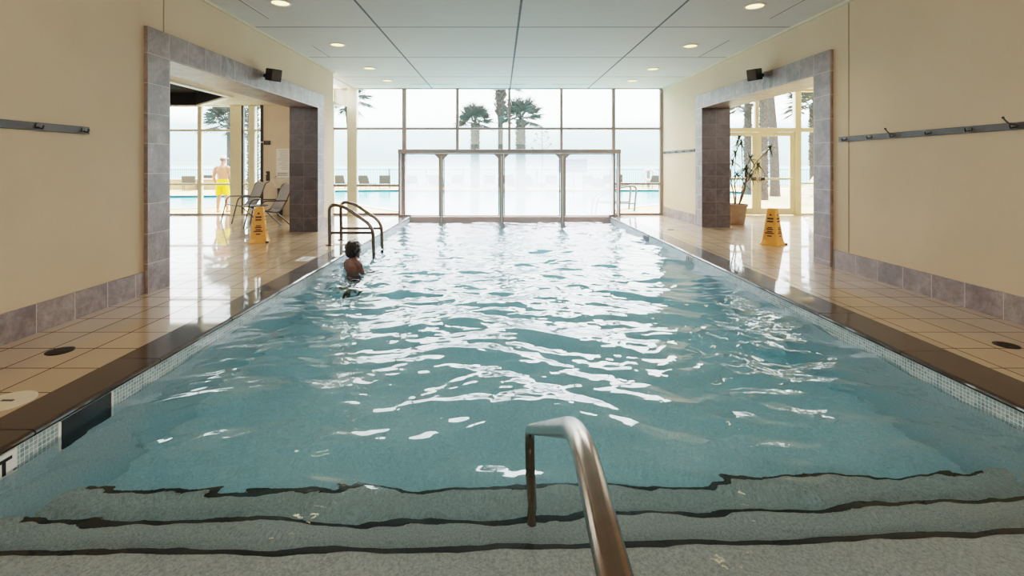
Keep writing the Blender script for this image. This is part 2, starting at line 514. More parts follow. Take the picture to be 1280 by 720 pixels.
struct('trim_11', MB().box(CL, CR, .62, 1.0, -.04, 0), 'coping_stone')

FZ = -1.25
# steps: nosing lines run very slightly askew to the hall
E1 = ((PL, 2.07), (PR, 2.20)); E2 = ((PL, 2.42), (PR, 2.56)); E3 = ((PL, 2.81), (PR, 2.97))
T = (-.35, -.60, -.85)
b = MB()
b.quad((PL-.02, 1.0, T[0]), (PR+.02, 1.0, T[0]), (*E1[1], T[0]), (*E1[0], T[0]))
prev = E1
for e, z, zprev in ((E2, T[1], T[0]), (E3, T[2], T[1])):
    b.quad((*prev[0], zprev), (*prev[1], zprev), (*prev[1], z), (*prev[0], z))
    b.quad((*prev[0], z), (*prev[1], z), (*e[1], z), (*e[0], z)); prev = e
b.quad((*E3[0], T[2]), (*E3[1], T[2]), (*E3[1], FZ), (*E3[0], FZ))
struct('floor_pool_steps', b, 'pool_plaster')
b = MB()
for e, z in ((E1, T[0]), (E2, T[1]), (E3, T[2])):
    d = Vector((e[1][0]-e[0][0], e[1][1]-e[0][1], 0)); L = d.length; d.normalize(); n = Vector((-d.y, d.x, 0))
    c = Vector(((e[0][0]+e[1][0])/2, (e[0][1]+e[1][1])/2, z))
    b.obox(c - n*.008 + Vector((0, 0, .001)), d, n, Vector((0, 0, 1)), L/2-.12, .014, .0025)
    b.obox(c + n*.0015 - Vector((0, 0, .014)), d, n, Vector((0, 0, 1)), L/2-.12, .0025, .014)
struct('trim_12', b, 'nosing')
struct('floor_pool', MB().quad((PL, 2.8, FZ), (PR, 2.9, FZ), (PR, YP, FZ), (PL, YP, FZ)), 'pool_plaster_deep')
b = MB()
zt = -.19
b.box(PL-.2, PL, 1.0, YP, FZ, zt); b.box(PR, PR+.2, 1.0, YP, FZ, zt); b.box(PL, PR, .8, 1.0, FZ, zt)
struct('wall_pool', b, 'pool_plaster_deep')
SK0, SK1 = 2.76, 3.12          # skimmer mouth in the chair-side wall
b = MB()
b.box(PL-.2, PL, 1.0, YP, zt, -.04); b.box(PR, PR+.2, 1.0, YP, zt, -.04); b.box(PL, PR, .8, 1.0, zt, -.04)
struct('wall_pool_waterline', b, 'mosaic')
# dam under the panel screen
struct('trim_13', MB().box(PL, PR, YP-.03, YP+.05, FZ, -.012), 'dam_board')
b = MB()
for x0, x1 in ((fx(499)+.07, PL+.02), (PR-.02, fx(771)-.07)):
    b.box(x0, x1, YP-.02, YP+.05, 0, .045)
struct('trim_14', b, 'taupe_frame')

# water body
def water_mesh():
    import numpy as np
    x0, x1, y0, y1 = PL-.03, PR+.03, .97, YP-.015
    nx, ny = 380, 800
    rr = random.Random(5)
    gx, gy = np.meshgrid(np.linspace(x0, x1, nx+1), np.linspace(y0, y1, ny+1))
    # choppiness over the pool: calm above the steps, lively mid-pool, a stirred patch by the door side
    w = .40+.72*np.clip((gy-2.3)/1.6, 0, 1)
    w *= .85+.22*np.sin(gx*1.3+1+.5*np.sin(gy*.8))*np.sin(gy*.9+.6*gx)
    w += .50*np.exp(-((gx-1.75)/.75)**2-((gy-3.7)/.8)**2)
    wx = gx+.16*np.sin(gy*1.1+gx*.7)+.07*np.sin(gy*2.9-gx*1.7)
    wy = gy+.14*np.sin(gx*1.2-gy*.5+1)+.06*np.sin(gx*3.1+gy*1.3)
    h = np.zeros_like(gx); tot = 0
    for i in range(90):
        lam = .075*(1.15/.075)**rr.random()
        th = rr.gauss(PI/2, .60); k = 2*PI/lam; a = lam**.93
        if lam < .2: a *= .75
        kx, ky, p = k*math.cos(th), k*math.sin(th), rr.random()*2*PI
        ph = kx*wx+ky*wy+p
        h += a*(np.sin(ph)+.2*np.cos(2*ph)); tot += (a*k)**2/2
    z = WZ + .128/math.sqrt(tot)*w*h
    V = np.stack([gx, gy, z], -1).reshape(-1, 3)
    n1 = nx+1
    q = (np.arange(ny)[:, None]*n1+np.arange(nx)[None, :]).reshape(-1)
    F = np.stack([q, q+1, q+1+n1, q+n1], -1).tolist()
    zb = FZ-.05; nv = len(V)
    V = V.tolist()+[(x0, y0, zb), (x1, y0, zb), (x1, y1, zb), (x0, y1, zb)]
    F += [[nv+3, nv+2, nv+1, nv], [nv, nv+1]+list(range(nx, -1, -1)), [nv+2, nv+3]+[ny*n1+i for i in range(n1)],
          [nv+1, nv+2]+[j*n1+nx for j in range(ny, -1, -1)], [nv+3, nv]+[j*n1 for j in range(ny+1)]]
    me = bpy.data.meshes.new('pool_water'); me.from_pydata(V, [], F); me.materials.append(M['pool_water'])
    me.polygons.foreach_set('use_smooth', [True]*(nx*ny)+[False]*5); me.update()
    o = bpy.data.objects.new('pool_water', me); C.objects.link(o); o['kind'] = 'structure'
    return o
water_mesh()

# ------------------------------------------------------------------ glazing
def glazing(name, bars, panes, mat, y=YF, d=.05):
    root = empty(name, (0, 0, 0), kind='structure')
    for (x0, x1, z0, z1, *m) in bars:
        dd = d if not m else m[0]
        MB().box(x0, x1, y-dd, y+dd, z0, z1, .004).build('window_frame', m[1] if len(m) > 1 else mat, root)
    for (x0, x1, z0, z1) in panes:
        MB().quad((x0, y, z0), (x1, y, z0), (x1, y, z1), (x0, y, z1)).build('pane', 'clear_glass', root)
    return root
zt_, zm0, zm1 = fz(111), fz(162.2), fz(159.4)
# pool hall facade
X = fx
bars = [(X(435), X(446.7), 0, CZ, .09, 'champagne'), (X(503), X(508), 0, zt_), (X(570), X(573.6), 1.88, zt_), (X(635), X(638.2), 1.88, zt_),
        (X(700), X(703.3), 1.88, zt_), (X(764.8), X(768.8), 0, zt_), (X(824.4), XR, 0, zt_),
        (-4.95, XR, fz(111.7), CZ), (-4.95, X(435), zm0, zm1), (-4.95, -4.80, 0, zt_, .05, 'champagne'),
        (-4.95, X(435), fz(233), fz(230.3)), (X(446.7), X(503), fz(233), fz(230.3)), (X(768.8), X(824.4), fz(231), fz(228.4)),
        (-4.95, X(435), 0, .05), (X(446.7), X(503), 0, .06), (X(768.8), X(824.4), 0, .06)]
xs = [446.7, 503, 508, 570, 573.6, 635, 638.2, 700, 703.3, 764.8, 768.8, 824.4]
for i in range(0, 12, 2): bars.append((X(xs[i]), X(xs[i+1]), zm0, zm1))
panes = [(-4.8, X(435), .05, zm0), (-4.8, X(435), zm1, zt_)]
for i in range(0, 12, 2):
    panes.append((X(xs[i]), X(xs[i+1]), zm1, zt_))
    panes.append((X(xs[i]), X(xs[i+1]), .05 if i in (0, 10) else 1.88, zm0))
glazing('window_1', bars, panes, 'taupe_frame')
# header beam that carries the panels
b = MB(); b.box(fx(501), fx(772), YP-.06, YF+.05, 1.775, 1.89, .01)
struct('beam_panel_header', b, 'taupe_frame')
b = MB()
for x0, x1 in ((fx(501), fx(501)+.05), (fx(772)-.05, fx(772))): b.box(x0, x1, YP, YF-.05, .0, 1.775)
struct('trim_15', b, 'taupe_frame')
# chair room facade
zl0, zl1 = fz(164.3), fz(161.8)
bars = [(X(248), X(253), 0, zc), (X(289.5), X(303), 0, zc, .08, 'door_cream'), (X(303), X(305), 0, zc, .05, 'dark_frame'), (X(312.5), X(319.5), 0, zc, .08, 'door_cream'),
        (X(200), X(207), 0, zc), (-12, X(327), zc-.03, zc+.02), (X(155), X(160), 0, zc), (-12, X(327), 0, .045, .06, 'taupe_frame')]
edges = [(-12, X(155)), (X(160), X(200)), (X(207), X(248)), (X(253), X(289.5)), (X(305), X(312.5)), (X(319.5), X(327))]
panes = []
for x0, x1 in edges:
    bars += [(x0, x1, zl0, zl1), (x0, x1, fz(231.4), fz(229))]
    panes.append((x0, x1, .04, zc))
glazing('window_2', bars, panes, 'champagne')
# door room facade
ztop = fz(113)
dl, dm, dr = X(897.5), X(945.4), X(992.5)
bars = [(dl-.17, dl, 0, ztop, .07), (dr, X(1000), 0, ztop, .07), (dm-.05, dm+.05, fz(160), ztop), (5.31, 10.5, fz(165), fz(160)), (5.31, 10.5, ztop-.04, fz(112)),
        (X(1000), 10.5, fz(230.3), fz(228)), (X(1000), 10.5, 0, .06), (9.6, 9.75, 0, ztop), (5.31, 5.45, 0, ztop)]
panes = [(dl, dm-.05, fz(160), ztop), (dm+.05, dr, fz(160), ztop), (X(1000), 9.6, fz(160), ztop), (9.75, 10.5, .05, ztop), (X(1000), 9.6, .05, fz(165)), (5.45, dl-.17, .05, ztop)]
glazing('window_3', bars, panes, 'door_cream', d=.055)
def door(name, x0, x1, hinge):
    r = empty(name, (0, 0, 0), kind='structure')
    zt2 = fz(165)-.008; st = .125
    y0, y1 = YF-.03, YF+.03
    b = MB(); b.box(x0, x0+st, y0, y1, .01, zt2, .004); b.box(x1-st, x1, y0, y1, .01, zt2, .004)
    b.box(x0+st, x1-st, y0, y1, zt2-.11, zt2, .004); b.box(x0+st, x1-st, y0, y1, .01, .20, .004)
    b.build('door_frame', 'door_cream', r)
    MB().quad((x0+st, YF, .2), (x1-st, YF, .2), (x1-st, YF, zt2-.11), (x0+st, YF, zt2-.11)).build('pane', 'clear_glass', r)
    zb = fz(223.5)
    pb = MB().box(x0+.05, x1-.05, y0-.09, y0-.045, zb-.03, zb+.03, .01).build('push_bar', 'champagne', r)
    xk = x1-.12 if hinge < 0 else x0+.12
    MB().box(xk-.06, xk+.06, y0-.10, y0, zb-.05, zb+.05, .008).build('latch', 'dark_frame', r)
    xb = x0+.3 if hinge < 0 else x1-.45
    MB().box(xb-.12, xb+.2, y0-.07, y0, zt2-.085, zt2-.02, .006).build('door_closer', 'champagne', r)
door('door_1', dl+.005, dm-.004, -1)
door('door_2', dm+.004, dr-.005, 1)

# ------------------------------------------------------------------ swim-through panel screen
k2 = YP/600
def px_(p): return (p-625)*k2
pan = [(505, 549.9, 'white hazy vinyl panel between the ladder-side frame and first post'),
       (554.3, 624.2, 'white hazy vinyl panel between first and middle screen posts'),
       (629.8, 700.2, 'white hazy vinyl panel with blue board ghosting through it'),
       (705.8, 768, 'white hazy vinyl panel with an outdoor handrail ghosting through it')]
for x0, x1, lab in pan:
    r = empty('vinyl_screen', (px_((x0+x1)/2), YP, 0), 0, lab, 'screen', 'hazy panels of the swim-through screen')
    w = px_(x1)-px_(x0); h = w/2-.003
    MB().quad((-h, 0, .02), (h, 0, .02), (h, 0, 1.76), (-h, 0, 1.76)).build('vinyl_sheet', 'hazy_vinyl', r)
    b = MB()
    b.box(-h, -h+.03, -.015, .015, -.005, 1.77); b.box(h-.03, h, -.015, .015, -.005, 1.77); b.box(-h+.03, h-.03, -.015, .015, -.005, .03); b.box(-h+.03, h-.03, -.015, .015, 1.745, 1.77)
    b.build('panel_frame', 'taupe_frame', r)
for x0, x1, lab in ((549.9, 554.3, 'brown screen post with corner braces, first from the ladder'), (624.2, 629.8, 'middle brown screen post standing in the pool'), (700.2, 705.8, 'brown screen post with corner braces, first from the doors')):
    xc = px_((x0+x1)/2); hw = (px_(x1)-px_(x0))/2
    r = empty('screen_post', (xc, YP-.04, 0), 0, lab, 'post', 'posts of the swim-through screen')
    MB().box(-hw+.004, hw-.004, -.03, .02, -.28, 1.77, .006).build('post_shaft', 'taupe_frame', r)
    MB().box(-.016, .016, -.04, -.031, -.25, 1.70).build('light_gap_strip', 'champagne', r)  # pale strip stands in for the light gap down the post
    for s in (-1, 1):
        b = MB(); pts = [(s*hw, -.03), (s*hw, -.01)]
        a0 = [(s*hw, y, 1.57) for y in (-.028, -.005)]; 
        q = [(s*hw, 1.60), (s*(hw+.17), 1.765), (s*hw, 1.765)]
        b.rings([[(x, -.028, z) for x, z in q], [(x, -.018, z) for x, z in q]])
        b.build('corner_brace', 'taupe_frame', r)

# ------------------------------------------------------------------ handrails
def rail_pair_member(name, pts, rr, radius, flange, label, cat, bar=None, mat='dark_steel', group=None):
    o = Vector(pts[0]); r = empty(name, o, 0, label, cat, group)
    MB().tube([Vector(p)-o for p in fillet(pts, rr, 9)], radius, 14).build('rail_tube', mat, r, True)
    if bar: MB().tube([Vector(p)-o for p in bar], radius*.8, 12).build('cross_bar', mat, r, True)
    if flange is not None:
        MB().lathe([(radius*2.4, 0), (radius*2.4, .008), (radius*1.3, .02), (radius*1.1, .02)], 20, Vector(flange)-o).build('floor_flange', mat, r, True)
    return r
def side_rail(y, label):
    pts = [(-3.05, y, 0.0), (-3.05, y, .70), (-2.93, y, .76), (-2.33, y, .36), (-2.25, y, .20), (-2.25, y, -.75)]
    pts = [(-3.05, y, 0.0), (-3.06, y, .74), (-2.80, y, .70), (-2.28, y, .34), (-2.24, y, -.8)]
    return rail_pair_member('pool_handrail', pts, [0, .26, .3, .16, 0], .030, (-3.05, y, .0), label, 'handrail',
                            [(-3.055, y, .225), (-2.255, y, .225)], group='handrails at the pool ladder')
side_rail(8.60, 'brown steel pool handrail beside the bathing swimmer')
side_rail(9.22, 'brown steel pool handrail behind the one beside the swimmer')
pts = [(.15, .42, -.0), (.15, .40, .86), (.15, .64, .895), (.165, 1.00, .885), (.150, 2.44, .090), (.165, 2.466, -.60)]
r = rail_pair_member('step_handrail', pts, [0, .12, .2, .16, .10, 0], .0245, (.15, .42, 0), 'curved stainless steel handrail rising from the pool steps', 'handrail', None, 'steel')

# ------------------------------------------------------------------ ceiling fittings
lights = [(-3.0, 6.56), (-2.99, 8.83), (-2.98, 10.97), (-2.95, 12.56), (3.55, 6.69), (3.54, 8.92), (3.52, 11.06), (3.47, 12.6)]
ordn = ['fourth', 'third', 'second', 'first']
proto = None
for i, (x, y) in enumerate(lights):
    side = 'ladder' if x < 0 else 'glass-door'
    lab = f'round warm ceiling downlight over the {side} deck, {ordn[i%4]} from the window wall'
    if proto is None:
        proto = empty('ceiling_downlight', (x, y, CZ), 0, lab, 'ceiling light', 'downlights of the pool hall')
        MB().lathe([(.145, -.001), (.145, -.012), (.118, -.016), (.112, -.002)], 32, cap=False).build('trim_ring', 'white_plastic', proto, True)
        MB().lathe([(.001, -.004), (.113, -.004)], 32, cap=False).build('lamp_lens', 'lamp_lens', proto)
        o = proto
    else:
        o = copy_tree(proto); o.location = (x, y, CZ); o['label'] = lab
    ld = bpy.data.lights.new('downlight_glow', 'SPOT'); ld.energy = 22; ld.color = (1, .78, .5); ld.spot_size = R(120); ld.spot_blend = .8; ld.shadow_soft_size = .1
    lo = bpy.data.objects.new('downlight_glow', ld); C.objects.link(lo); lo.parent = o; lo.location = (0, 0, -.03)
o = copy_tree(proto)
for ch in list(o.children):
    if ch.type == 'LIGHT': bpy.data.objects.remove(ch)
o.location = (-7.6, 9.9, zc+.35); o['label'] = 'small downlight inside the dark ceiling recess of the chair room'; o['group'] = 'downlight of the chair room'
for x0, x1, y0, y1, lab in [(-3.52, -3.48, 4.6, 7.3, 'long air slot in the ceiling along the ladder-side wall'), (-3.5, -3.46, 8.9, 9.85, 'short air slot in the ceiling above the opening to the chairs'),
                        (4.07, 4.11, 4.6, 7.3, 'long air slot in the ceiling along the glass-door side wall'), (4.05, 4.09, 8.5, 9.9, 'short air slot in the ceiling above the opening to the doors'),
                        (-4.0, -3.1, 13.1, 13.14, 'air slot in the ceiling before the window wall, first from the ladder'), (-2.5, -1.2, 13.1, 13.14, 'air slot in the ceiling before the window wall, second from the ladder'),
                        (-.6, .7, 13.1, 13.14, 'air slot in the ceiling before the window wall, middle one'), (1.4, 2.6, 13.1, 13.14, 'air slot in the ceiling before the window wall, nearest the doors')]:
    r = empty('ceiling_vent', ((x0+x1)/2, (y0+y1)/2, CZ), 0, lab, 'air vent', 'slot vents in the ceiling')
    hx, hy = (x1-x0)/2, (y1-y0)/2
    MB().box(-hx, hx, -hy, hy, -.006, 0).build('vent_frame', 'soffit', r)
    ex, ey = (hx-.011, hy-.02) if hx < hy else (hx-.02, hy-.011)
    MB().box(-ex, ex, -ey, ey, -.008, -.005).build('slot', 'ink', r)

# wall speakers
def speaker(x, y, z, s, lab):
    r = empty('wall_speaker', (x, y, z), 0, lab, 'speaker', 'black wall speakers')
    MB().box(-.02 if s < 0 else 0, 0 if s < 0 else .02, -.05, .05, -.06, .06, .004).build('wall_plate', 'black', r)
    MB().tube([(s*.01, 0, 0), (s*.12, -.02, 0)], .032, 12).build('bracket', 'black', r, True)
    ux = Vector((s*.80, -.55, -.18)).normalized(); uy = Vector((.55*s, .83, 0)).normalized(); uy = (uy-ux*uy.dot(ux)).normalized(); uz = ux.cross(uy)
    if uz.z < 0: uz = -uz
    b = MB(); b.obox(Vector((s*.22, -.05, 0)), ux, uy, uz, .10, .09, .10, .012)
    b.build('cabinet', 'black', r)
    b = MB(); b.obox(Vector((s*.22, -.05, 0))+ux*.102, ux, uy, uz, .003, .075, .085, .002)
    b.build('front_cloth', 'charcoal_wood', r)
speaker(XL+.0, 8.0, 2.93, 1, 'small black wall speaker above the opening to the chair room')
speaker(XR-.0, 8.5, 3.03, -1, 'small black wall speaker above the opening to the glass doors')

# coat rails
def coat_rail(xf, s, y0, y1, z, hooks, lab, longh=()):
    r = empty('coat_rail', (xf, (y0+y1)/2, z), 0, lab, 'coat rail', 'dark hook rails on the walls')
    hy = (y1-y0)/2
    MB().box(min(0, s*.02), max(0, s*.02), -hy, hy, -.035, .035, .004).build('rail_board', 'charcoal_wood', r)
    for i, h in enumerate(hooks):
        yy = h-(y0+y1)/2
        b = MB(); b.lathe([(.022, 0), (.022, .008)], 12)
        b.b.transform(Matrix.Translation((s*.02, yy, 0)) @ Matrix.Rotation(s*PI/2, 4, 'Y'))
        b.tube(fillet([(s*.02, yy, -.005), (s*.065, yy, -.025), (s*.075, yy, .012)], .03, 5), .008, 8)
        if i in longh: b.tube(fillet([(s*.02, yy, .01), (s*.08, yy, .02), (s*.11, yy+.02, .075)], .03, 5), .007, 8); b.ball((s*.11, yy+.02, .078), .012, .012, .012, 8)
        b.build('hook', 'dark_frame', r, True)
coat_rail(XL, 1, 2.2, 4.62, 1.765, [2.3, 2.85, 3.4, 4.10, 4.55], 'dark hook rail on the wall by the floor drains and skimmer lid')
coat_rail(XR, -1, 3.4, 6.64, 1.79, [3.6, 4.36, 4.78, 5.23, 5.70, 6.06, 6.5], 'long dark hook rail on the wall before the door opening', (1, 4))
coat_rail(XR, -1, 11.55, 13.75, 1.80, [11.7, 12.2, 12.7, 13.2, 13.6], 'dark hook rail on the far wall stretch next to the window')

# ------------------------------------------------------------------ deck items
def wet_sign(x, y, rz, lab):
    r = empty('wet_floor_cone', (x, y, 0), rz, lab, 'floor sign', 'yellow wet floor cones')
    prof = [(.165, 0), (.165, .02), (.150, .05), (.136, .10), (.125, .18), (.112, .30), (.097, .42), (.082, .54), (.071, .635), (.060, .658)]
    rs = []
    for h, z in prof:
        c = h*.16; q = []
        for sx, sy in ((1, 1), (-1, 1), (-1, -1), (1, -1)):
            a = [(sx*h, sy*(h-c)), (sx*(h-c), sy*h)]
            if sx*sy < 0: a = a[::-1]
            q += a
        rs.append([(u, v, z) for u, v in q])
    # order the ring by angle
    rs = [sorted(q, key=lambda v: math.atan2(v[1], v[0])) for q in rs]
    MB().rings(rs).build('cone_body', 'cone_yellow', r, True)
    def half(z):
        for (h0, z0), (h1, z1) in zip(prof, prof[1:]):
            if z0 <= z <= z1: return h0+(h1-h0)*(z-z0)/(z1-z0)
        return .05
    lines = [(.475, .052, .015), (.425, .052, .013), (.315, .040, .010), (.285, .058, .011), (.245, .046, .010), (.215, .076, .011), (.165, .040, .011)]
    for k in range(4):
        for part in (lines[:2], lines[2:]):
            b = MB()
            for z, hw, hh in part:
                y0, y1 = -half(z-hh)-.002, -half(z+hh)-.002
                b.quad((-hw, y0, z-hh), (hw, y0, z-hh), (hw, y1, z+hh), (-hw, y1, z+hh))
            o = b.build('lettering', 'letter_black', r); o.rotation_euler.z = k*PI/2
        b = MB(); z = .545; b.poly([(-.03, -half(z-.018)-.002, z-.018), (.03, -half(z-.018)-.002, z-.018), (0, -half(z+.024)-.002, z+.024)])
        o = b.build('warning_triangle', 'letter_black', r); o.rotation_euler.z = k*PI/2
    # foot tabs
    b = MB(); b.box(.13, .185, -.185, -.13, 0, .03, .006); b.build('rubber_foot', 'black', r)
wet_sign(4.94, 8.70, R(38), 'yellow wet floor cone before the glass double doors')
wet_sign(-4.50, 8.98, R(17), 'yellow wet floor cone beside the sling chairs')

def disc(name, x, y, rad, mat, lab, cat, inner=None, group=None):
    r = empty(name, (x, y, 0), 0, lab, cat, group)
    MB().lathe([(rad, 0), (rad, .004), (rad*.9, .006)], 32).build('cover', mat, r, True)
    if inner == 'slots':
        b = MB()
        for k in range(-3, 4):
            w = math.sqrt(max(0, .64-(k*.22)**2))*rad
            b.box(-w, w, k*.22*rad-.004, k*.22*rad+.004, .006, .0075)
        b.build('grate', 'black', r)
    else:
        b = MB(); b.box(-.035, .035, -.008, .008, .006, .009); b.build('finger_slot', 'black', r)
    return r
disc('floor_drain', -3.39, 3.70, .09, 'drain_iron', 'round dark floor drain below the short hook rail', 'drain', 'slots', 'round floor drains')
disc('floor_drain', 4.03, 3.82, .082, 'drain_iron', 'round dark floor drain below the long hook rail', 'drain', 'slots', 'round floor drains')
disc('floor_drain', 3.80, 10.7, .085, 'drain_iron', 'round dark floor drain near the pot plant opening', 'drain', 'slots', 'round floor drains')
disc('skimmer_lid', -2.985, 2.91, .135, 'lid_cream', 'round cream skimmer lid in the deck behind the coping', 'lid', 'f')
# tile with faint lettering set in the deck
r = empty('depth_tile', (-2.98, 7.36, 0), 0, 'pale depth marker tile in deck beside the swimmer', 'marker')
MB().box(-.10, .10, -.16, .16, 0, .003).build('tile_body', 'paper', r)
b = MB()
for k, w in enumerate((.05, .07, .04, .06, .05)): b.box(-w, w, -.13+k*.055, -.10+k*.055, .003, .0036)
b.build('lettering', 'ink', r)

def text_mesh(txt, size, name, mat, parent, mtx):
    cu = bpy.data.curves.new(name, 'FONT'); cu.body = txt; cu.size = size; cu.extrude = .0008; cu.align_x = 'CENTER'; cu.align_y = 'CENTER'; cu.offset = size*.02
    o = bpy.data.objects.new('tmp', cu); C.objects.link(o)
    dg = bpy.context.evaluated_depsgraph_get(); dg.update()
    me = bpy.data.meshes.new_from_object(o.evaluated_get(dg)); bpy.data.objects.remove(o)
    me.materials.clear(); me.materials.append(M[mat]); me.transform(mtx)
    q = bpy.data.objects.new(name, me); C.objects.link(q); q.parent = parent
    return q
# depth marker on the waterline tiles of the chair-side pool wall
r = empty('depth_marker', (PL, 2.36, -.118), 0, 'white waterline tile with black letters FT beside the skimmer mouth', 'marker')
MB().box(0, .006, -.24, .15, -.074, .074, .001).build('tile_body', 'paper', r)
m = Matrix(((0, 0, 1, .007), (1, 0, 0, .012), (0, 1, 0, -.002), (0, 0, 0, 1)))
text_mesh('4 FT.', .135, 'lettering', 'ink_black', r, m)
r = empty('depth_marker', (PR, 7.85, -.09), 0, 'small white waterline marker tile below the door-side coping', 'marker')
MB().box(-.005, 0, -.16, .16, -.045, .045, .001).build('tile_body', 'paper', r)
b = MB()
for k in range(4): b.box(-.007, -.005, -.13+k*.07, -.09+k*.07, -.03, .03)
b.build('lettering', 'ink', r)
# skimmer mouths
def skimmer(x, s, y0, y1, z0, z1, lab):
    r = empty('pool_skimmer', (x, (y0+y1)/2, z0), 0, lab, 'skimmer', 'skimmer mouths in the pool wall')
    h = (y1-y0)/2; zz = z1-z0
    MB().box(0, .004, -h, h, 0, zz).build('mouth', 'black', r)
    w = .012
    MB().box(0, .008, -h-w, -h, 0, zz).build('face_strip', 'paper', r); MB().box(0, .008, h, h+w, 0, zz).build('face_strip', 'paper', r)
skimmer(PL, -1, SK0, SK1, -.30, -.042, 'black skimmer mouth under the coping beside the round lid')
r = empty('pool_skimmer', (PR, 10.2, -.11), 0, 'small dark skimmer mouth far along the door-side pool wall', 'skimmer', 'skimmer mouths in the pool wall')
MB().box(-.006, 0, -.2, .2, -.08, .06).build('mouth', 'black', r)
MB().box(-.012, -.006, -.21, .21, .055, .068).build('face_plate', 'paper', r)

# ------------------------------------------------------------------ chair room furniture
def make_chair():
    r = empty('sling_chair', (0, 0, 0), 0)
    w = .28
    for s in (-1, 1):
        # front leg bends into the arm and runs to the back upright
        pts = [(.40, s*w, .0), (.26, s*w, .60), (-.24, s*w, .58)]
        MB().tube(fillet(pts, .11, 8), .0135, 10).build('arm_tube', 'chair_metal', r, True)
        MB().tube([(-.03, s*w*.98, .34), (-.36, s*w, .0)], .0135, 10).build('rear_leg', 'chair_metal', r, True)
    for s in (-1, 1):
        pts = [(.30, s*.245, .41), (-.10, s*.245, .33), (-.24, s*.245, .58), (-.36, s*.245, .90), (-.44, s*.245, .93)]
        MB().tube(fillet(pts, .12, 8), .012, 10).build('seat_rail', 'chair_metal', r, True)
    MB().tube([(.30, -.28, .41), (.30, .28, .41)], .011, 8).build('stretcher', 'chair_metal', r, True)
    MB().tube([(-.03, -.28, .34), (-.03, .28, .34)], .011, 8).build('stretcher', 'chair_metal', r, True)
    def sling(path, name):
        b = MB(); path = fillet(path, .10, 8); top = []; 
        for p in path: top.append([(p.x, y, p.z - .022*(1-(y/.235)**2)) for y in [(-.235+.047*i) for i in range(11)]])
        rows = [[b.b.verts.new(v) for v in q] for q in top]
        for a, c in zip(rows, rows[1:]):
            for i in range(10): b.b.faces.new((a[i], a[i+1], c[i+1], c[i]))
        o = b.build(name, 'sling', r, True)
        md = o.modifiers.new('thick', 'SOLIDIFY'); md.thickness = .006
        return o
    sling([(.305, 0, .418), (.0, 0, .356), (-.10, 0, .345), (-.135, 0, .41)], 'seat_sling')
    sling([(-.135, 0, .41), (-.24, 0, .595), (-.35, 0, .885), (-.43, 0, .94)], 'back_sling')
    return r
c1 = make_chair(); c2 = copy_tree(c1)
c1.scale = c2.scale = (1.12, 1.12, 1.08)
c1.location = (-6.57, 12.36, 0); c1.rotation_euler.z = math.atan2(-.78, -.62)
tag(c1, 'grey sling armchair with dark frame, nearer the tall windows', 'chair', 'sling chairs in the side room')
c2.location = (-5.27, 10.98, 0); c2.rotation_euler.z = math.atan2(-.74, -.67)
tag(c2, 'grey sling armchair with dark frame, just behind the yellow cone', 'chair', 'sling chairs in the side room')
r = empty('side_table', (-5.98, 11.75, 0), 0, 'small round dark side table between the two sling chairs', 'table')
MB().lathe([(.27, .435), (.285, .445), (.285, .458), (.27, .465)], 28).build('table_top', 'chair_metal', r, True)
for k in range(3):
    a = k*2*PI/3+.5
    MB().tube([(.10*math.cos(a), .10*math.sin(a), .435), (.24*math.cos(a), .24*math.sin(a), 0)], .011, 8).build('leg', 'chair_metal', r, True)
yw = YF-.06
r = empty('notice_board', (fx(354.3), yw, fz(204)), 0, 'white notice sheet on the beige wall beside the slate pier', 'notice')
MB().box(-.175, .185, -.012, 0, -.42, .42, .002).build('sheet', 'paper', r)
b = MB(); rr = random.Random(3)
for k in range(13):
    z = .36-k*.045; a = -.13+rr.random()*.12; b.box(a, .16, -.0135, -.012, z-.005, z+.005)
b.build('lettering', 'ink', r); b = MB()
for z in (-.29, -.345): MB().box(-.14, .16, -.0135, -.012, z-.012, z+.012).build('lettering', 'ink', r)
r = empty('door_closer_box', (fx(335.5), yw, fz(178.5)), 0, 'dark metal arm box high on beige wall beside the windows', 'door closer')
MB().box(-.075, .095, -.07, 0, -.06, .06, .008).build('box_body', 'dark_frame', r); MB().box(-.18, -.07, -.045, -.02, -.0, .03, .004).build('arm', 'champagne', r)
r = empty('wall_lock', (fx(336.5), yw, fz(220)), 0, 'dark lock case on beige wall above chair backrest', 'lock')
MB().box(-.05, .05, -.035, 0, -.14, .14, .006).build('case', 'dark_frame', r); MB().tube([(-.02, -.04, .06), (-.085, -.05, .06)], .014, 8).build('lever', 'champagne', r, True)
r = empty('wall_plate', (fx(350), yw, fz(177.5)), 0, 'small pale blank plate on beige wall above the notice', 'wall plate')
MB().box(-.04, .04, -.008, 0, -.055, .055, .003).build('plate', 'beige_wall', r); MB().box(-.028, .028, -.011, -.008, -.042, .042, .002).build('insert', 'crown', r)
r = empty('drinking_fountain', (fx(354), yw, .78), 0, 'pale wall-hung drinking fountain below the notice sheet', 'fountain')
b = MB(); rs = []
for z, dd, ww in ((.0, .08, .20), (.10, .18, .25), (.22, .30, .30), (.27, .32, .31), (.285, .30, .29)):
    rs.append([(ww*math.cos(a), -dd*max(0, math.sin(a))-.006, z) for a in [PI*i/12 for i in range(13)]])
b.rings(rs).build('basin', 'white_plastic', r, True)
MB().box(-.10, .02, -.10, -.006, -.78, .0, .01).build('pipe_cover', 'dark_frame', r)
MB().tube(fillet([(-.15, -.12, .28), (-.15, -.12, .34), (-.08, -.14, .35)], .03, 5), .012, 8).build('spout', 'chrome', r, True)

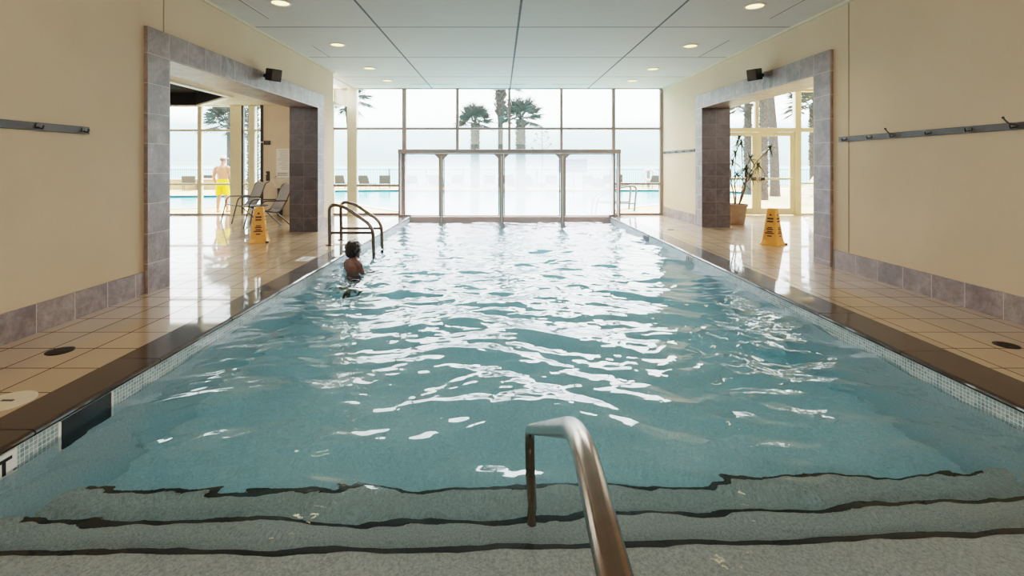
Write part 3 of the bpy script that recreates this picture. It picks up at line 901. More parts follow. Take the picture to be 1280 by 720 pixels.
# potted plant
def plant(x, y):
    r = empty('potted_plant', (x, y, 0), 0, 'bare-branched dracaena in a round tan pot beside the glass doors', 'plant')
    MB().lathe([(.16, 0), (.17, .01), (.220, .42), (.243, .43), (.246, .49), (.232, .495), (.21, .44), (.0, .43)], 32).build('pot', 'pot', r, True)
    MB().lathe([(.0, .445), (.21, .44)], 24, cap=False).build('soil', 'soil', r)
    rr = random.Random(4)
    tips = []
    b = MB()
    stems = [((-.05, 0), (-.12, .05, 1.0), [(-.10, .0, 1.50), (-.02, .05, 1.72), (.05, .1, 1.2)]), ((.05, .03), (.22, .0, 1.05), [(.36, .05, 1.60), (.78, -.05, 1.84), (.18, -.1, 1.30)]),
             ((.0, -.06), (.10, -.10, .86), [(.28, -.12, 1.15), (.03, -.15, 1.95), (.40, -.2, 1.42)]), ((-.02, .05), (.0, .12, .95), [(.12, .15, 2.08), (.30, .12, 1.38)]), ((.03, -.02), (.15, .08, .7), [(.24, .10, .95)])]
    for (sx, sy), mid, ends in stems:
        b.tube(fillet([(sx, sy, .43), ((sx+mid[0])/2+.03, (sy+mid[1])/2, .7), mid], .15, 5), [.020]*8+[.016]*0 if False else .017, 8)
        for e in ends:
            m2 = ((mid[0]+e[0])/2+rr.uniform(-.04, .04), (mid[1]+e[1])/2+.03, (mid[2]+e[2])/2+.06)
            b.tube(fillet([mid, m2, e], .12, 5), .010, 7); tips.append(e)
    b.build('stems', 'stem_bark', r, True)
    b = MB()
    for tx, ty, tz in tips:
        for k in range(30):
            a = rr.random()*2*PI; el = rr.uniform(-.35, 1.25); L = rr.uniform(.20, .34)
            d = Vector((math.cos(a)*math.cos(el), math.sin(a)*math.cos(el), math.sin(el))); sd = d.cross(Vector((0, 0, 1)))
            sd = sd.normalized() if sd.length > .01 else Vector((1, 0, 0))
            p = Vector((tx, ty, tz)); prev = None
            for i in range(6):
                t = i/5; q = p + d*L*t + Vector((0, 0, -L*.55*t*t)); wv = .017*(1-t)**.6+.001
                cur = (b.b.verts.new(q-sd*wv), b.b.verts.new(q+sd*wv))
                if prev: b.b.faces.new((prev[0], prev[1], cur[1], cur[0]))
                prev = cur
    b.build('leaves', 'leaf_dark', r)
plant(5.80, 11.75)

# ------------------------------------------------------------------ people
def body_mesh(P, head_c, face, scale=1.0, head_yaw=0, head_scale=.98):
    """P: joints; one fused surface"""
    b = MB()
    S = scale
    # torso
    b.loft([(x*S, y*S, z*S, rx*S, ry*S) for x, y, z, rx, ry in P['torso']], 24)
    for chain in P['limbs']:
        for (p0, r0), (p1, r1) in zip(chain, chain[1:]):
            b.capsule(Vector(p0)*S, Vector(p1)*S, r0*S, r1*S, 12)
    # hands: palm and five fingers
    for wrist, dirv, side in P['hands']:
        w = Vector(wrist); d = Vector(dirv).normalized(); sd = Vector(side).normalized(); nrm = d.cross(sd)
        b.capsule((w+d*.0)*S, (w+d*.075)*S, .027*S, .030*S); 
        b.capsule((w+d*.02+sd*.018)*S, (w+d*.075+sd*.024)*S, .018*S, .016*S); b.capsule((w+d*.02-sd*.018)*S, (w+d*.075-sd*.024)*S, .018*S, .016*S)
        for k, L in enumerate((.068, .078, .072, .056)):
            o = w+d*.085+sd*(.030-.020*k); m = o+d*L*.5+nrm*.006; e = m+d*L*.45+nrm*.018
            b.capsule(o*S, m*S, .0095*S, .009*S, 8); b.capsule(m*S, e*S, .009*S, .0078*S, 8)
        o = w+d*.03+sd*.03; m = o+d*.035+sd*.022; e = m+d*.03+sd*.006
        b.capsule(o*S, m*S, .012*S, .011*S, 8); b.capsule(m*S, e*S, .011*S, .009*S, 8)
    # feet
    for ank, toe in P['feet']:
        a, t = Vector(ank), Vector(toe)
        b.capsule((a+Vector((0, 0, -.035)))*S, (a*.3+t*.7)*S, .042*S, .036*S); b.capsule((a*.3+t*.7)*S, t*S, .036*S, .024*S)
        b.capsule((a+(a-t).normalized()*.03+Vector((0, 0, -.035)))*S, a*S, .034*S, .036*S)
    # head, built looking along +y then turned
    h = MB()
    prof = [(-.118, .052, .030, .026), (-.105, .040, .044, .046), (-.08, .022, .058, .070), (-.045, .008, .068, .086), (0, .0, .075, .097), (.04, -.004, .077, .100), (.075, -.006, .070, .092), (.10, -.008, .052, .070), (.118, -.008, .026, .036), (.122, -.008, .008, .010)]
    h.loft([(0, cy, z, rx, ry) for z, cy, rx, ry in prof], 22)
    h.capsule((0, .098, .005), (0, .116, -.030), .009, .015, 8)          # nose
    h.capsule((-.022, .088, -.068), (.022, .088, -.068), .009, .009, 8)  # mouth
    h.ball((0, .070, -.103), .024, .022, .018)                           # chin
    h.capsule((-.050, .080, .022), (.050, .080, .022), .012, .012, 8)    # brow
    for s in (-1, 1):
        h.ball((s*.032, .083, .004), .013, .012, .010, 8)                # eyes
        h.ball((s*.078, -.008, -.012), .010, .020, .032, 10)             # ears
    h.b.transform(Matrix.Translation(Vector(head_c)*S) @ Matrix.Rotation(head_yaw, 4, 'Z') @ Matrix.Scale(S*head_scale, 4))
    b.join(h)
    return b
def fuse(b, name, mat, parent, voxel=.008, smooth=4):
    o = b.build(name, mat, parent)
    o.modifiers.new('r', 'REMESH').voxel_size = voxel
    md = o.modifiers.new('s', 'SMOOTH'); md.factor = .5; md.iterations = smooth
    dg = bpy.context.evaluated_depsgraph_get(); dg.update()
    me = bpy.data.meshes.new_from_object(o.evaluated_get(dg)); me.shade_smooth()
    o.modifiers.clear(); o.data = me
    return o
# bather standing outside, back to the pool hall, looking towards the sea (+y)
P = dict(
    torso=[(0, 0, .84, .135, .095), (0, .0, .90, .165, .115), (0, .0, .98, .165, .110), (0, .005, 1.06, .150, .100), (0, .0, 1.15, .155, .105), (0, -.005, 1.25, .180, .115), (0, -.01, 1.34, .185, .110), (0, -.01, 1.41, .150, .085), (0, 0, 1.45, .085, .065), (0, .005, 1.49, .058, .058), (0, .015, 1.55, .052, .055), (0, .02, 1.60, .05, .05)],
    limbs=[[((-.15, -.01, 1.385), .062), ((-.205, -.01, 1.35), .066), ((-.265, -.03, 1.10), .046), ((-.255, .03, .98), .044), ((-.235, .06, .87), .030)],
           [((.15, -.01, 1.385), .062), ((.205, -.01, 1.35), .066), ((.265, -.03, 1.10), .046), ((.255, .03, .98), .044), ((.235, .06, .87), .030)],
           [((-.085, 0, .88), .105), ((-.105, .01, .70), .085), ((-.120, .015, .50), .062), ((-.130, -.012, .36), .062), ((-.140, -.01, .20), .046), ((-.145, -.01, .08), .036)],
           [((.085, 0, .88), .105), ((.105, .01, .70), .085), ((.125, .015, .50), .062), ((.135, -.012, .36), .062), ((.145, -.01, .20), .046), ((.150, -.01, .08), .036)]],
    hands=[((-.230, .065, .84), (.05, .10, -1), (.25, 1, .1)), ((.230, .065, .84), (-.05, .10, -1), (-.25, 1, .1))],
    feet=[((-.145, -.01, .075), (-.185, .17, .028)), ((.150, -.01, .075), (.185, .17, .028))])
r = empty('person', (-8.62, 14.92, -.02), 0, 'person in yellow swim shorts and white cap standing outside the windows', 'person')
fuse(body_mesh(P, (0, .03, 1.63), None, 1.0, .0), 'body', 'skin_pale', r, .007)
b = MB()
b.loft([(0, 0, .80, .175, .128), (0, 0, .90, .184, .134), (0, 0, .98, .180, .126), (0, .002, 1.03, .166, .114)], 24)
for s in (-1, 1): b.loft([(s*.112, .012, .545, .112, .112), (s*.105, .01, .66, .110, .115), (s*.09, .005, .80, .100, .122), (s*.085, 0, .90, .095, .12)], 20)
fuse(b, 'swim_shorts', 'yellow_cloth', r, .010, 3)
b = MB(); b.loft([(0, .020, 1.592, .070, .080), (0, .016, 1.63, .0815, .105), (0, .018, 1.665, .0835, .108), (0, .02, 1.70, .083, .107)], 20); b.build('hair', 'hair_grey', r, True)
b = MB(); b.loft([(0, .022, 1.672, .0865, .112), (0, .022, 1.70, .0865, .112), (0, .02, 1.735, .074, .096), (0, .02, 1.757, .045, .06), (0, .02, 1.764, .01, .012)], 22)
b.loft([(.045, .135, 1.672, .062, .075), (.045, .135, 1.680, .062, .075)], 18); b.build('cap', 'cap_white', r, True)

# swimmer standing in the pool beside the ladder, turned away
P2 = dict(P)
P2['torso'] = [(x, y, z, rx*(.84 if z < 1.45 else 1.12), ry*(.95 if z < 1.45 else 1.1)) for x, y, z, rx, ry in P['torso']]
P2['limbs'] = [[((-.12, -.01, 1.39), .056), ((-.155, .0, 1.35), .056), ((-.195, .06, 1.11), .042), ((-.16, .22, 1.02), .038), ((-.10, .33, .98), .028)],
               [((.12, -.01, 1.39), .056), ((.155, .0, 1.35), .056), ((.195, .06, 1.11), .042), ((.16, .22, 1.02), .038), ((.10, .33, .98), .028)]] + P['limbs'][2:]
P2['hands'] = [((-.095, .345, .975), (.35, .9, -.05), (.9, -.35, .2)), ((.095, .345, .975), (-.35, .9, -.05), (-.9, -.35, .2))]
sc = .86
r = empty('person', (-2.21, 7.22, FZ+.03), R(-30), 'dark-haired bare-shouldered person standing chest deep beside the handrails', 'person')
fuse(body_mesh(P2, (0, .03, 1.58), None, sc, R(-8), 1.14), 'body', 'skin_tan', r, .007)
b = MB(); b.loft([(0, -.030, 1.525, .050, .042), (0, -.024, 1.55, .072, .072), (0, -.012, 1.59, .082, .092), (0, .0, 1.63, .088, .108), (0, .006, 1.68, .092, .118), (0, .010, 1.72, .086, .110), (0, .012, 1.752, .062, .082), (0, .012, 1.768, .022, .03)], 22)
rr = random.Random(2)
for k in range(70):
    a = rr.random()*2*PI; z = rr.uniform(1.56, 1.755); rad = .088*math.sqrt(max(.05, 1-((z-1.66)/.115)**2))
    if math.sin(a) > .55 and z < 1.69: continue
    b.ball((rad*math.cos(a), .006+rad*1.2*math.sin(a), z), .020, .020, .020, 8)
b.b.transform(Matrix.Translation(Vector((0, -.008, -.245))) @ Matrix.Diagonal((sc*1.28, sc*1.26, sc*1.16, 1)))
fuse(b, 'hair', 'hair_dark', r, .008, 1)
b = MB(); b.loft([(0, 0, .78, .160, .120), (0, 0, .90, .168, .122), (0, 0, .985, .156, .112)], 22)
for s in (-1, 1): b.loft([(s*.11, .012, .60, .098, .10), (s*.10, .01, .70, .100, .108), (s*.085, 0, .86, .095, .115)], 18)
b.b.transform(Matrix.Scale(sc, 4)); fuse(b, 'swim_shorts', 'navy_cloth', r, .012, 3)

# ------------------------------------------------------------------ outdoors
def catmull(pts, n=6):
    out = []
    m = len(pts)
    for i in range(m):
        p0, p1, p2, p3 = (Vector((*pts[(i+k-1) % m], 0)) for k in range(4))
        for j in range(n):
            t = j/n
            out.append(.5*((2*p1)+(p2-p0)*t+(2*p0-5*p1+4*p2-p3)*t*t+(3*p1-p0-3*p2+p3)*t**3))
    return [(v.x, v.y) for v in out]
shore = [(-2.5, 13.72), (-2.9, 14.6), (-4.5, 16.5), (-6.9, 19.3), (-8.6, 18.6), (-9.8, 16.5), (-11.5, 15.8), (-14, 15.6), (-18, 15.5), (-22, 16), (-24, 19), (-22, 22.4), (-16, 23.3), (-13, 24), (-10.5, 27.6), (-7.5, 28.6), (0, 28.8),
         (8, 28.8), (12, 28.4), (13.6, 26), (12.6, 23.2), (10.8, 22), (8.2, 20), (5.9, 17.6), (4.6, 16.4), (3.5, 15.0), (3.05, 13.72)]
loop = catmull(shore, 5)[:-4]
b = MB()
oo = [(-60, YF+.07), (-12.3, YF+.07), (-2.62, YF+.07), (3.2, YF+.07), (60, YF+.07), (60, 33), (-60, 33)]
plate_with_hole(b, [(-60, 13.66), (60, 13.66), (60, 33), (-60, 33)], loop, -.02)
for f in list(b.b.faces):
    pass
o = struct('ground_terrace', b, 'sand_deck')
b = MB(); rs = []
n = len(loop)
for off, z in ((0, -.019), (0, .0), (-.30, .0), (-.30, -.019)):
    row = []
    for i in range(n):
        a, c = Vector(loop[i-1]), Vector(loop[(i+1) % n]); d = (c-a).normalized(); nn = Vector((d.y, -d.x))
        p = Vector(loop[i]) - nn*off*1.0
        row.append((p.x, max(p.y, 13.66), z))
    rs.append(row)
b.rings(rs, cap=False)
struct('trim_16', b, 'coping_white')
b = MB(); b.rings([[(x, y, -.0) for x, y in loop], [(x, y, -.9) for x, y in loop]], cap=False); b.poly([(x, y, -.9) for x, y in loop])
struct('wall_outdoor_basin', b, 'basin_blue')
b = MB(); b.poly([(x, y, -.11) for x, y in loop]); bmesh.ops.triangulate(b.b, faces=b.b.faces[:]); struct('water_outdoor_pool', b, 'outdoor_water')
struct('ground_beach', MB().quad((-200, 33, -.6), (200, 33, -.6), (260, 75, -1.6), (-260, 75, -1.6)), 'beach_sand')
struct('sea', MB().quad((-4000, 75, -1.6), (4000, 75, -1.6), (9000, 4000, -1.6), (-9000, 4000, -1.6)), 'sea')
# retaining edge of the terrace
struct('wall_terrace_edge', MB().box(-60, 60, 32.6, 33.0, -.7, .02), 'tan_block')

# railing, one run per side of the view
def fence(x0, x1, y, lab):
    r = empty('railing', ((x0+x1)/2, y, -.02), 0, lab, 'railing', 'railings along the sea edge'); h = (x1-x0)/2
    MB().box(-h, h, -.025, .025, 1.16, 1.21).build('top_rail', 'rail_metal', r); MB().box(-h, h, -.02, .02, .10, .14).build('bottom_rail', 'rail_metal', r)
    n = int((x1-x0)/2.4)
    for i in range(n+1):
        x = -h+2*h*i/n; MB().box(x-.035, x+.035, -.035, .035, 0, 1.24).build('post', 'rail_metal', r)
    b = MB(); m = int((x1-x0)/.145)
    for i in range(m): 
        x = -h+2*h*(i+.5)/m; b.box(x-.011, x+.011, -.011, .011, .14, 1.16)
    b.build('pickets', 'rail_metal', r)
fence(-30, -10.0, 32.2, 'grey metal picket railing beyond the pool, seen past the person outside')
fence(-9.9, 9.9, 32.2, 'grey metal picket railing along the sea behind the outdoor pool')
fence(10.0, 30, 32.2, 'grey metal picket railing seen through the glass double doors')

r = empty('planter_wall', (-18.6, 29.2, -.02), 0, 'long low tan block wall across the outdoor pool', 'low wall')
MB().box(-5.8, 4.2, -.3, .3, 0, .60, .02).build('wall_body', 'tan_block', r); MB().box(-5.9, 4.3, -.36, .36, .60, .66, .01).build('cap_slab', 'coping_white', r)

# loungers
def make_lounger():
    r = empty('sun_lounger', (0, 0, 0), 0)
    # head end at y=0 raised, feet towards +y
    for s in (-1, 1):
        MB().tube([(s*.32, .1, .33), (s*.32, 1.25, .33)], .022, 8).build('side_rail', 'lounger_frame', r)
        MB().tube([(s*.32, .1, .33), (s*.32, -.32, .86)], .022, 8).build('back_rail', 'lounger_frame', r)
        for y in (.22, 1.15): MB().tube([(s*.32, y, .33), (s*.32, y, 0)], .022, 8).build('leg', 'lounger_frame', r)
    MB().obox(Vector((0, .675, .335)), Vector((1, 0, 0)), Vector((0, 1, 0)), Vector((0, 0, 1)), .31, .57, .012).build('seat_sling', 'lounger_sling', r)
    d = Vector((0, -.42, .53)).normalized()
    MB().obox(Vector((0, -.11, .595)), Vector((1, 0, 0)), d, d.cross(Vector((1, 0, 0))), .31, .33, .012).build('back_sling', 'lounger_sling', r)
    return r
lg = make_lounger()
lp = [(424, 29.7, .1, 'grey sun lounger outside, seen between the cream post and side wall'), (455, 29.5, -.1, 'grey sun lounger outside, first beyond the cream window post'), (481, 29.6, .25, 'grey sun lounger outside next to the first dark mullion'),
      (515, 29.8, .1, 'sun lounger ghosting through the panel nearest the ladder, beside its frame'), (542, 29.6, -.2, 'sun lounger ghosting through the panel nearest the ladder, beside its post'),
      (571, 29.7, .3, 'sun lounger ghosting through the second panel, before the palm'), (612, 29.5, -.1, 'sun lounger ghosting through the second panel, beyond the palm'),
      (633, 29.8, .2, 'sun lounger ghosting through the third panel, before the palm'), (689, 29.5, 0, 'sun lounger ghosting through the third panel under the board'), (735, 29.7, -.25, 'sun lounger ghosting through the fourth panel, middle of it'),
      (759, 29.8, .15, 'sun lounger ghosting through the fourth panel, beside the end frame'), (819, 29.5, .1, 'grey sun lounger outside beside the white life ring'),
      (236, 27.6, .5, 'grey sun lounger outside beyond the pool behind the chair room glass'), (262, 30.3, .2, 'grey sun lounger outside beside the person in yellow shorts')]
for i, (px, y, rz, lab) in enumerate(lp):
    o = lg if i == 0 else copy_tree(lg)
    o.location = ((px-625)*y/600, y, -.02); o.rotation_euler.z = rz; tag(o, lab, 'sun lounger', 'loungers along the railing')
# white folded lounger seen through the sidelight of the doors
r = empty('deck_chair', (11.6, 18.0, -.02), R(25), 'white slatted lounger standing outside the door sidelight', 'deck chair')
for s in (-1, 1):
    MB().tube([(s*.33, -.45, 1.15), (s*.33, .35, .02)], .03, 8).build('side_rail', 'white_lounger', r)
    MB().tube([(s*.33, .35, .55), (s*.33, -.25, .02)], .025, 8).build('leg', 'white_lounger', r)
b = MB()
for k in range(8):
    t = .04+k*.11; c = Vector((0, -.45+.8*t, 1.15-1.13*t)); d = Vector((0, .8, -1.13)).normalized()
    b.obox(c, Vector((1, 0, 0)), d, d.cross(Vector((1, 0, 0))), .32, .05, .012)
b.build('slats', 'white_lounger', r)

# life ring on its post
r = empty('life_ring', (9.75, 31.4, -.02), 0, 'white life ring on a post by the sea railing', 'life ring')
MB().tube([(0, .06, 0), (0, .06, 1.35)], .03, 8).build('post', 'rail_metal', r)
b = MB(); b.rings([[(( .36+.09*math.cos(2*PI*j/10))*math.cos(a), .09*math.sin(2*PI*j/10), .85+(.36+.09*math.cos(2*PI*j/10))*math.sin(a)) for j in range(10)] for a in [2*PI*i/28 for i in range(28)]], closed=True)
b.build('ring', 'cap_white', r, True)
r = empty('waste_bin', (7.75, 31.2, -.02), 0, 'dark slim waste bin by the railing beside the end mullion', 'bin')
MB().lathe([(.17, 0), (.2, .02), (.2, .78), (.22, .80), (.22, .86), (.1, .95)], 18).build('bin_body', 'black', r, True)
MB().lathe([(.205, .6), (.207, .64)], 18, cap=False).build('bin_band', 'rail_metal', r)
# towel board on posts
r = empty('towel_board', (4.75, 31.4, -.02), R(-8), 'blue grey board on two posts seen through the third panel', 'board')
MB().box(-.95, .95, -.03, .03, 1.0, 1.85, .01).build('board_face', 'towel_blue', r)
for s in (-1, 1): MB().tube([(s*.75, .06, 0), (s*.75, .06, 1.9)], .035, 8).build('post', 'rail_metal', r)

# outdoor pool handrails
for y, lab in ((15.3, 'grey handrail of the outdoor pool beside the end panel, nearer one'), (15.95, 'grey handrail of the outdoor pool beside the end panel, farther one')):
    pts = [(4.28, y, -.02), (4.36, y, .80), (3.85, y, .74), (3.12, y, .42), (2.98, y, -.5)]
    rail_pair_member('outdoor_handrail', pts, [0, .2, .3, .2, 0], .032, (4.28, y, -.02), lab, 'handrail', [(4.30, y, .22), (3.05, y, .25)], 'lounger_frame', 'handrails of the outdoor pool')

# palms
def palm(x, y, zc_, rt, cr, lab, boots=(0, 1), lean=(0, 0), nf=30, seed=1, smooth_r=None, el0=-25):
    rr = random.Random(seed)
    r = empty('palm_tree', (x, y, -.02), 0, lab, 'palm tree', 'palms outside')
    lx, ly = lean
    pts = [(lx*t*t*1.0, ly*t*t, zc_*t) for t in [i/10 for i in range(11)]]
    rad = [(rt*1.18 if i == 0 else rt*(1.0 if i/10 >= boots[0] or not smooth_r else 1)) for i in range(11)]
    if smooth_r: rad = [smooth_r*(1.3 if i == 0 else 1) if i/10 < boots[0] else rt*.75 for i in range(11)]
    MB().tube(pts, rad, 14).build('trunk', 'palm_trunk', r, True)
    b = MB()
    z = boots[0]*zc_+.1
    row = 0
    while z < boots[1]*zc_:
        t = z/zc_; cx, cy = lx*t*t, ly*t*t
        for k in range(7):
            a = 2*PI*k/7 + (row % 2)*PI/7 + rr.uniform(-.12, .12)
            o = Vector((math.cos(a), math.sin(a), 0)); sd = Vector((-math.sin(a), math.cos(a), 0))
            L = rr.uniform(.7, 1.35)*rt
            base = Vector((cx, cy, z)) + o*rt*.72
            d = (o*.75+Vector((0, 0, 1))).normalized()
            b.obox(base + d*L*.35, sd, d, sd.cross(d), rt*.20, L*.5, rt*.09)
        z += rt*.62; row += 1
    if len(b.b.verts): b.build('leaf_bases', 'palm_boot', r)
    b = MB(); top = Vector((lx, ly, zc_))
    for f in range(nf):
        a = 2*PI*f/nf*3.0 + rr.uniform(-.2, .2); el = R(el0 + (82-el0)*((f*.618) % 1)**.8) 
        d = Vector((math.cos(a)*math.cos(el), math.sin(a)*math.cos(el), math.sin(el)))
        sd = Vector((-math.sin(a), math.cos(a), 0)); up = sd.cross(d)
        pl = cr*rr.uniform(.42, .55); bl = cr*rr.uniform(.55, .7)
        tip = top + d*pl
        b.obox((top+tip)/2, d, sd, up, pl/2, .014*cr, .008*cr)
        nb = 28
        for i in range(nb):
            g = -1.7+3.4*i/(nb-1)
            bd = (d*math.cos(g)+sd*math.sin(g)+up*(.25*abs(math.sin(g)))).normalized()
            L = bl*(.62+.38*math.cos(g*.75)); wv = bl*.021
            ws = (up.cross(bd)).normalized()*wv
            p0 = tip; p1 = tip+bd*L*.5 + Vector((0, 0, -.03*L)); p2 = tip+bd*L + Vector((0, 0, -.13*L*rr.uniform(.3, 1.6)))
            v = [b.b.verts.new(q) for q in (p0, p1-ws, p2, p1+ws)]
            b.b.faces.new((v[0], v[1], v[2])); b.b.faces.new((v[0], v[2], v[3]))
    b.build('crown', 'palm_leaf', r)
    return r
palm(-1.58, 30.5, 4.15, .26, 1.42, 'fan palm with bushy crown centred behind the second panel', (.05, .97), seed=3, nf=36, el0=-14)
palm(.03, 31.3, 7.1, .33, 1.7, 'tallest palm with smooth lower trunk behind the middle post', (.66, .97), seed=5, smooth_r=.17)
palm(1.26, 27.0+2.2, 4.25, .27, 1.55, 'stout shaggy-trunked palm behind the third panel', (.02, .97), seed=8, nf=36, el0=-14)
palm(-13.85, 24.6, 3.55, .14, 1.5, 'slim palm directly behind the person in yellow shorts', (.85, .97), seed=11)
palm(-8.0, 26.0, 5.1, .16, 1.55, 'palm whose crown shows beside the cream window post', (.8, .97), (-.30, 0), seed=13, el0=-45)
palm(-10.6, 20.6, 4.3, .20, 1.2, 'rough-trunked palm behind the narrow panes of the chair room', (.05, .97), seed=17)
palm(11.1, 20.2, 5.4, .155, 1.4, 'rough crisscross-trunked palm behind the meeting stiles of the doors', (.0, .97), seed=19)
palm(12.95, 22.6, 7.2, .20, 1.5, 'smooth leaning palm behind the glass doors', (.9, .97), (-.62, 0), seed=23)
palm(12.6, 24.4, 4.6, .17, 1.4, 'palm seen over the hinge side of the glass doors by the pot', (.3, .97), seed=29)
palm(14.6, 22.3, 4.3, .19, 1.35, 'palm with spreading crown above the door sidelight', (.3, .97), seed=31)

# low shrubs at the far pool edge
def shrub(x, y, rx, h, lab, seed):
    rr = random.Random(seed); r = empty('shrub', (x, y, -.02), 0, lab, 'shrub', 'shrubs by the railing')
    b = MB()
    for k in range(420):
        a = rr.random()*2*PI; e = rr.random()*PI/2; q = rr.uniform(.55, 1)
        p = Vector((rx*q*math.cos(a)*math.cos(e), rx*.7*q*math.sin(a)*math.cos(e), .08+h*q*math.sin(e)))
        d = Vector((rr.gauss(0, 1), rr.gauss(0, 1), rr.gauss(.4, 1))).normalized(); s2 = d.orthogonal().normalized()
        L, w = .09, .028
        v = [b.b.verts.new(p+t) for t in (-d*L, s2*w, d*L, -s2*w)]; b.b.faces.new(v)
    b.build('foliage', 'shrub_leaf', r)
    b = MB()
    for k in range(6):
        a = k*PI/3; b.tube([(0, 0, 0), (rx*.5*math.cos(a), rx*.4*math.sin(a), h*.6)], .012, 6)
    b.build('stems', 'stem_bark', r)
shrub(-4.1, 31.5, .5, .7, 'leafy shrub seen through the panel nearest the ladder', 1)
shrub(1.85, 31.5, .45, .75, 'leafy shrub at the foot of the shaggy palm', 2)
shrub(.72, 31.65, .32, .8, 'leafy shrub beside the middle screen post', 3)
shrub(6.4, 31.5, .5, .6, 'leafy shrub seen through the fourth panel', 4)
# branching flower stalk behind the third panel
r = empty('agave_stalk', (2.75, 31.4, -.02), 0, 'thin branching flower stalk beside the shaggy palm', 'plant')
b = MB(); b.tube([(0, 0, 0), (.03, 0, 1.7), (.0, 0, 3.55)], [.04, .035, .02], 8)
br = []
for k, z in enumerate((2.3, 2.55, 2.8, 3.0, 3.2, 3.4)):
    s = 1 if k % 2 else -1; e = (s*(.62-.07*k), .1*s, z+.28); br.append(e)
    b.tube(fillet([(.01, 0, z), (s*.35, .05*s, z+.05), e], .15, 4), .016, 6)
b.build('stalk', 'stem_bark', r)
b = MB(); rr = random.Random(9)
for e in br+[(0, 0, 3.6)]:
    for k in range(10):
        d = Vector((rr.gauss(0, 1), rr.gauss(0, 1), rr.gauss(.5, .8))).normalized(); s2 = d.orthogonal().normalized(); p = Vector(e)+d*.08
        v = [b.b.verts.new(p+t) for t in (-d*.09, s2*.03, d*.09, -s2*.03)]; b.b.faces.new(v)
for k in range(12):
    a = k*PI/6; d = Vector((math.cos(a), math.sin(a), .9)).normalized(); s2 = Vector((-math.sin(a), math.cos(a), 0))*.06
    v = [b.b.verts.new(t) for t in (s2, d*.7+Vector((0, 0, 0)), -s2)]; b.b.faces.new(v)
b.build('leaves', 'shrub_leaf', r)

# ------------------------------------------------------------------ light, sky, camera
w = bpy.data.worlds.new('sky'); bpy.context.scene.world = w; w.use_nodes = True
nt = w.node_tree; nt.nodes.clear()
out = nt.nodes.new('ShaderNodeOutputWorld'); bg = nt.nodes.new('ShaderNodeBackground')
tc = nt.nodes.new('ShaderNodeTexCoord'); sep = nt.nodes.new('ShaderNodeSeparateXYZ'); rp = nt.nodes.new('ShaderNodeValToRGB')
nt.links.new(tc.outputs['Generated'], sep.inputs[0]); nt.links.new(sep.outputs[2], rp.inputs[0])
el = rp.color_ramp.elements
stops = [(0, (.34, .41, .42)), (.02, (.30, .43, .45)), (.07, (.38, .53, .55)), (.095, (1.25, 1.36, 1.38)), (.20, (1.2, 1.22, 1.22)), (1, (1, 1, 1))]
while len(el) < len(stops): el.new(.5)
for e, (p, c) in zip(el, stops): e.position = p; e.color = (*c, 1)
nz = nt.nodes.new('ShaderNodeTexNoise'); nz.inputs['Scale'].default_value = 4; nz.inputs['Detail'].default_value = 4
mp = nt.nodes.new('ShaderNodeMapping'); mp.inputs['Scale'].default_value = (1, 1, 5); nt.links.new(tc.outputs['Generated'], mp.inputs[0]); nt.links.new(mp.outputs[0], nz.inputs[0])
mr = nt.nodes.new('ShaderNodeMapRange'); mr.inputs[1].default_value = .3; mr.inputs[2].default_value = .7; mr.inputs[3].default_value = .88; mr.inputs[4].default_value = 1.12
nt.links.new(nz.outputs[0], mr.inputs[0])
st = nt.nodes.new('ShaderNodeMath'); st.operation = 'MULTIPLY'; st.inputs[1].default_value = 8.0
nt.links.new(mr.outputs[0], st.inputs[0])
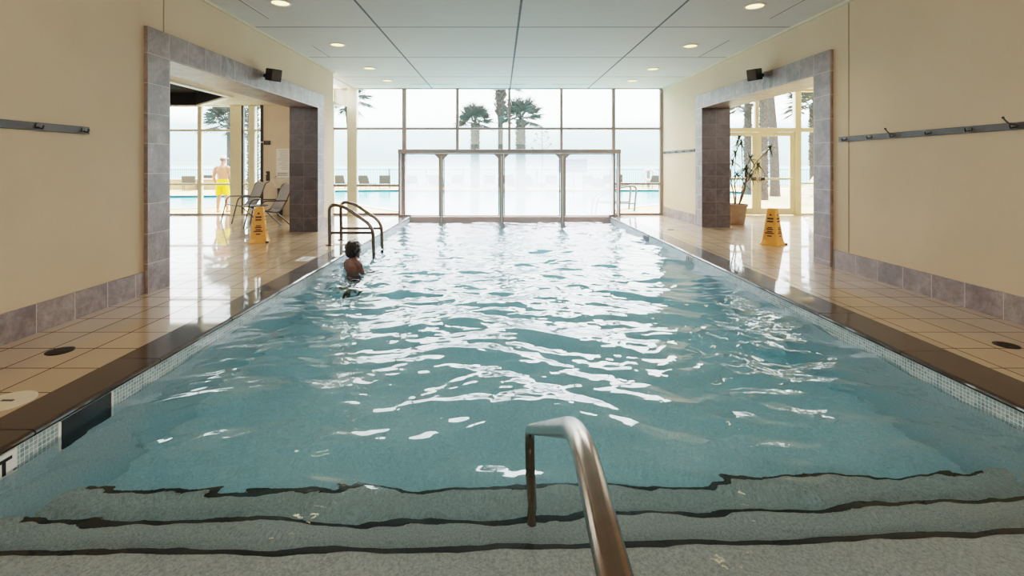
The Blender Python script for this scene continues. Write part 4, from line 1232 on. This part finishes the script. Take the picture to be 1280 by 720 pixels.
# the veiled sun: a broad bright region high over the sea
dt = nt.nodes.new('ShaderNodeVectorMath'); dt.operation = 'DOT_PRODUCT'; dt.inputs[1].default_value = Vector((.15, .62, .77)).normalized()
nt.links.new(tc.outputs['Generated'], dt.inputs[0])
gl = nt.nodes.new('ShaderNodeMapRange'); gl.interpolation_type = 'SMOOTHSTEP'; gl.inputs[1].default_value = .72; gl.inputs[2].default_value = 1; gl.inputs[3].default_value = 1; gl.inputs[4].default_value = 4
nt.links.new(dt.outputs['Value'], gl.inputs[0])
s2_ = nt.nodes.new('ShaderNodeMath'); s2_.operation = 'MULTIPLY'; nt.links.new(st.outputs[0], s2_.inputs[0]); nt.links.new(gl.outputs[0], s2_.inputs[1])
nt.links.new(s2_.outputs[0], bg.inputs[1])
nt.links.new(rp.outputs[0], bg.inputs[0]); nt.links.new(bg.outputs[0], out.inputs[0])

def area(name, loc, rot, sx, sy, energy, col):
    l = bpy.data.lights.new(name, 'AREA'); l.shape = 'RECTANGLE'; l.size = sx; l.size_y = sy; l.energy = energy; l.color = col
    o = bpy.data.objects.new(name, l); C.objects.link(o); o.location = loc; o.rotation_euler = rot; o['kind'] = 'helper'
    return o
area('back_hall_fill', (.3, -2.2, 3.3), (R(62), 0, 0), 7, 1.2, 300, (1, .90, .76))  # added fill light behind the camera, not a fixture of the hall
area('chair_room_fill', (-8, 5.2, 3.0), (R(40), 0, 0), 4, 1, 160, (1, .92, .82))  # added fill to brighten the chair room, no fixture there
area('door_room_fill', (8, 5.2, 3.3), (R(40), 0, 0), 3, 1, 140, (1, .92, .8))  # unseen fill light, added to lift the door room

cam = bpy.data.cameras.new('camera'); co = bpy.data.objects.new('camera', cam); C.objects.link(co)
co.location = (0, 0, 1.43); co.rotation_euler = (R(90), 0, 0)
cam.sensor_width = 36; cam.lens = 600/1280*36; cam.shift_x = 15/1280; cam.shift_y = -153/1280; cam.clip_end = 20000; cam.clip_start = .05
sc_ = bpy.context.scene; sc_.camera = co
vs = sc_.view_settings; vs.view_transform = 'Filmic'; vs.look = 'Medium High Contrast'; vs.exposure = -.05
sc_.cycles.max_bounces = 10; sc_.cycles.diffuse_bounces = 4; sc_.cycles.glossy_bounces = 4; sc_.cycles.transmission_bounces = 6; sc_.cycles.transparent_max_bounces = 16
sc_.cycles.sample_clamp_indirect = 8; sc_.cycles.caustics_refractive = True; sc_.cycles.caustics_reflective = True
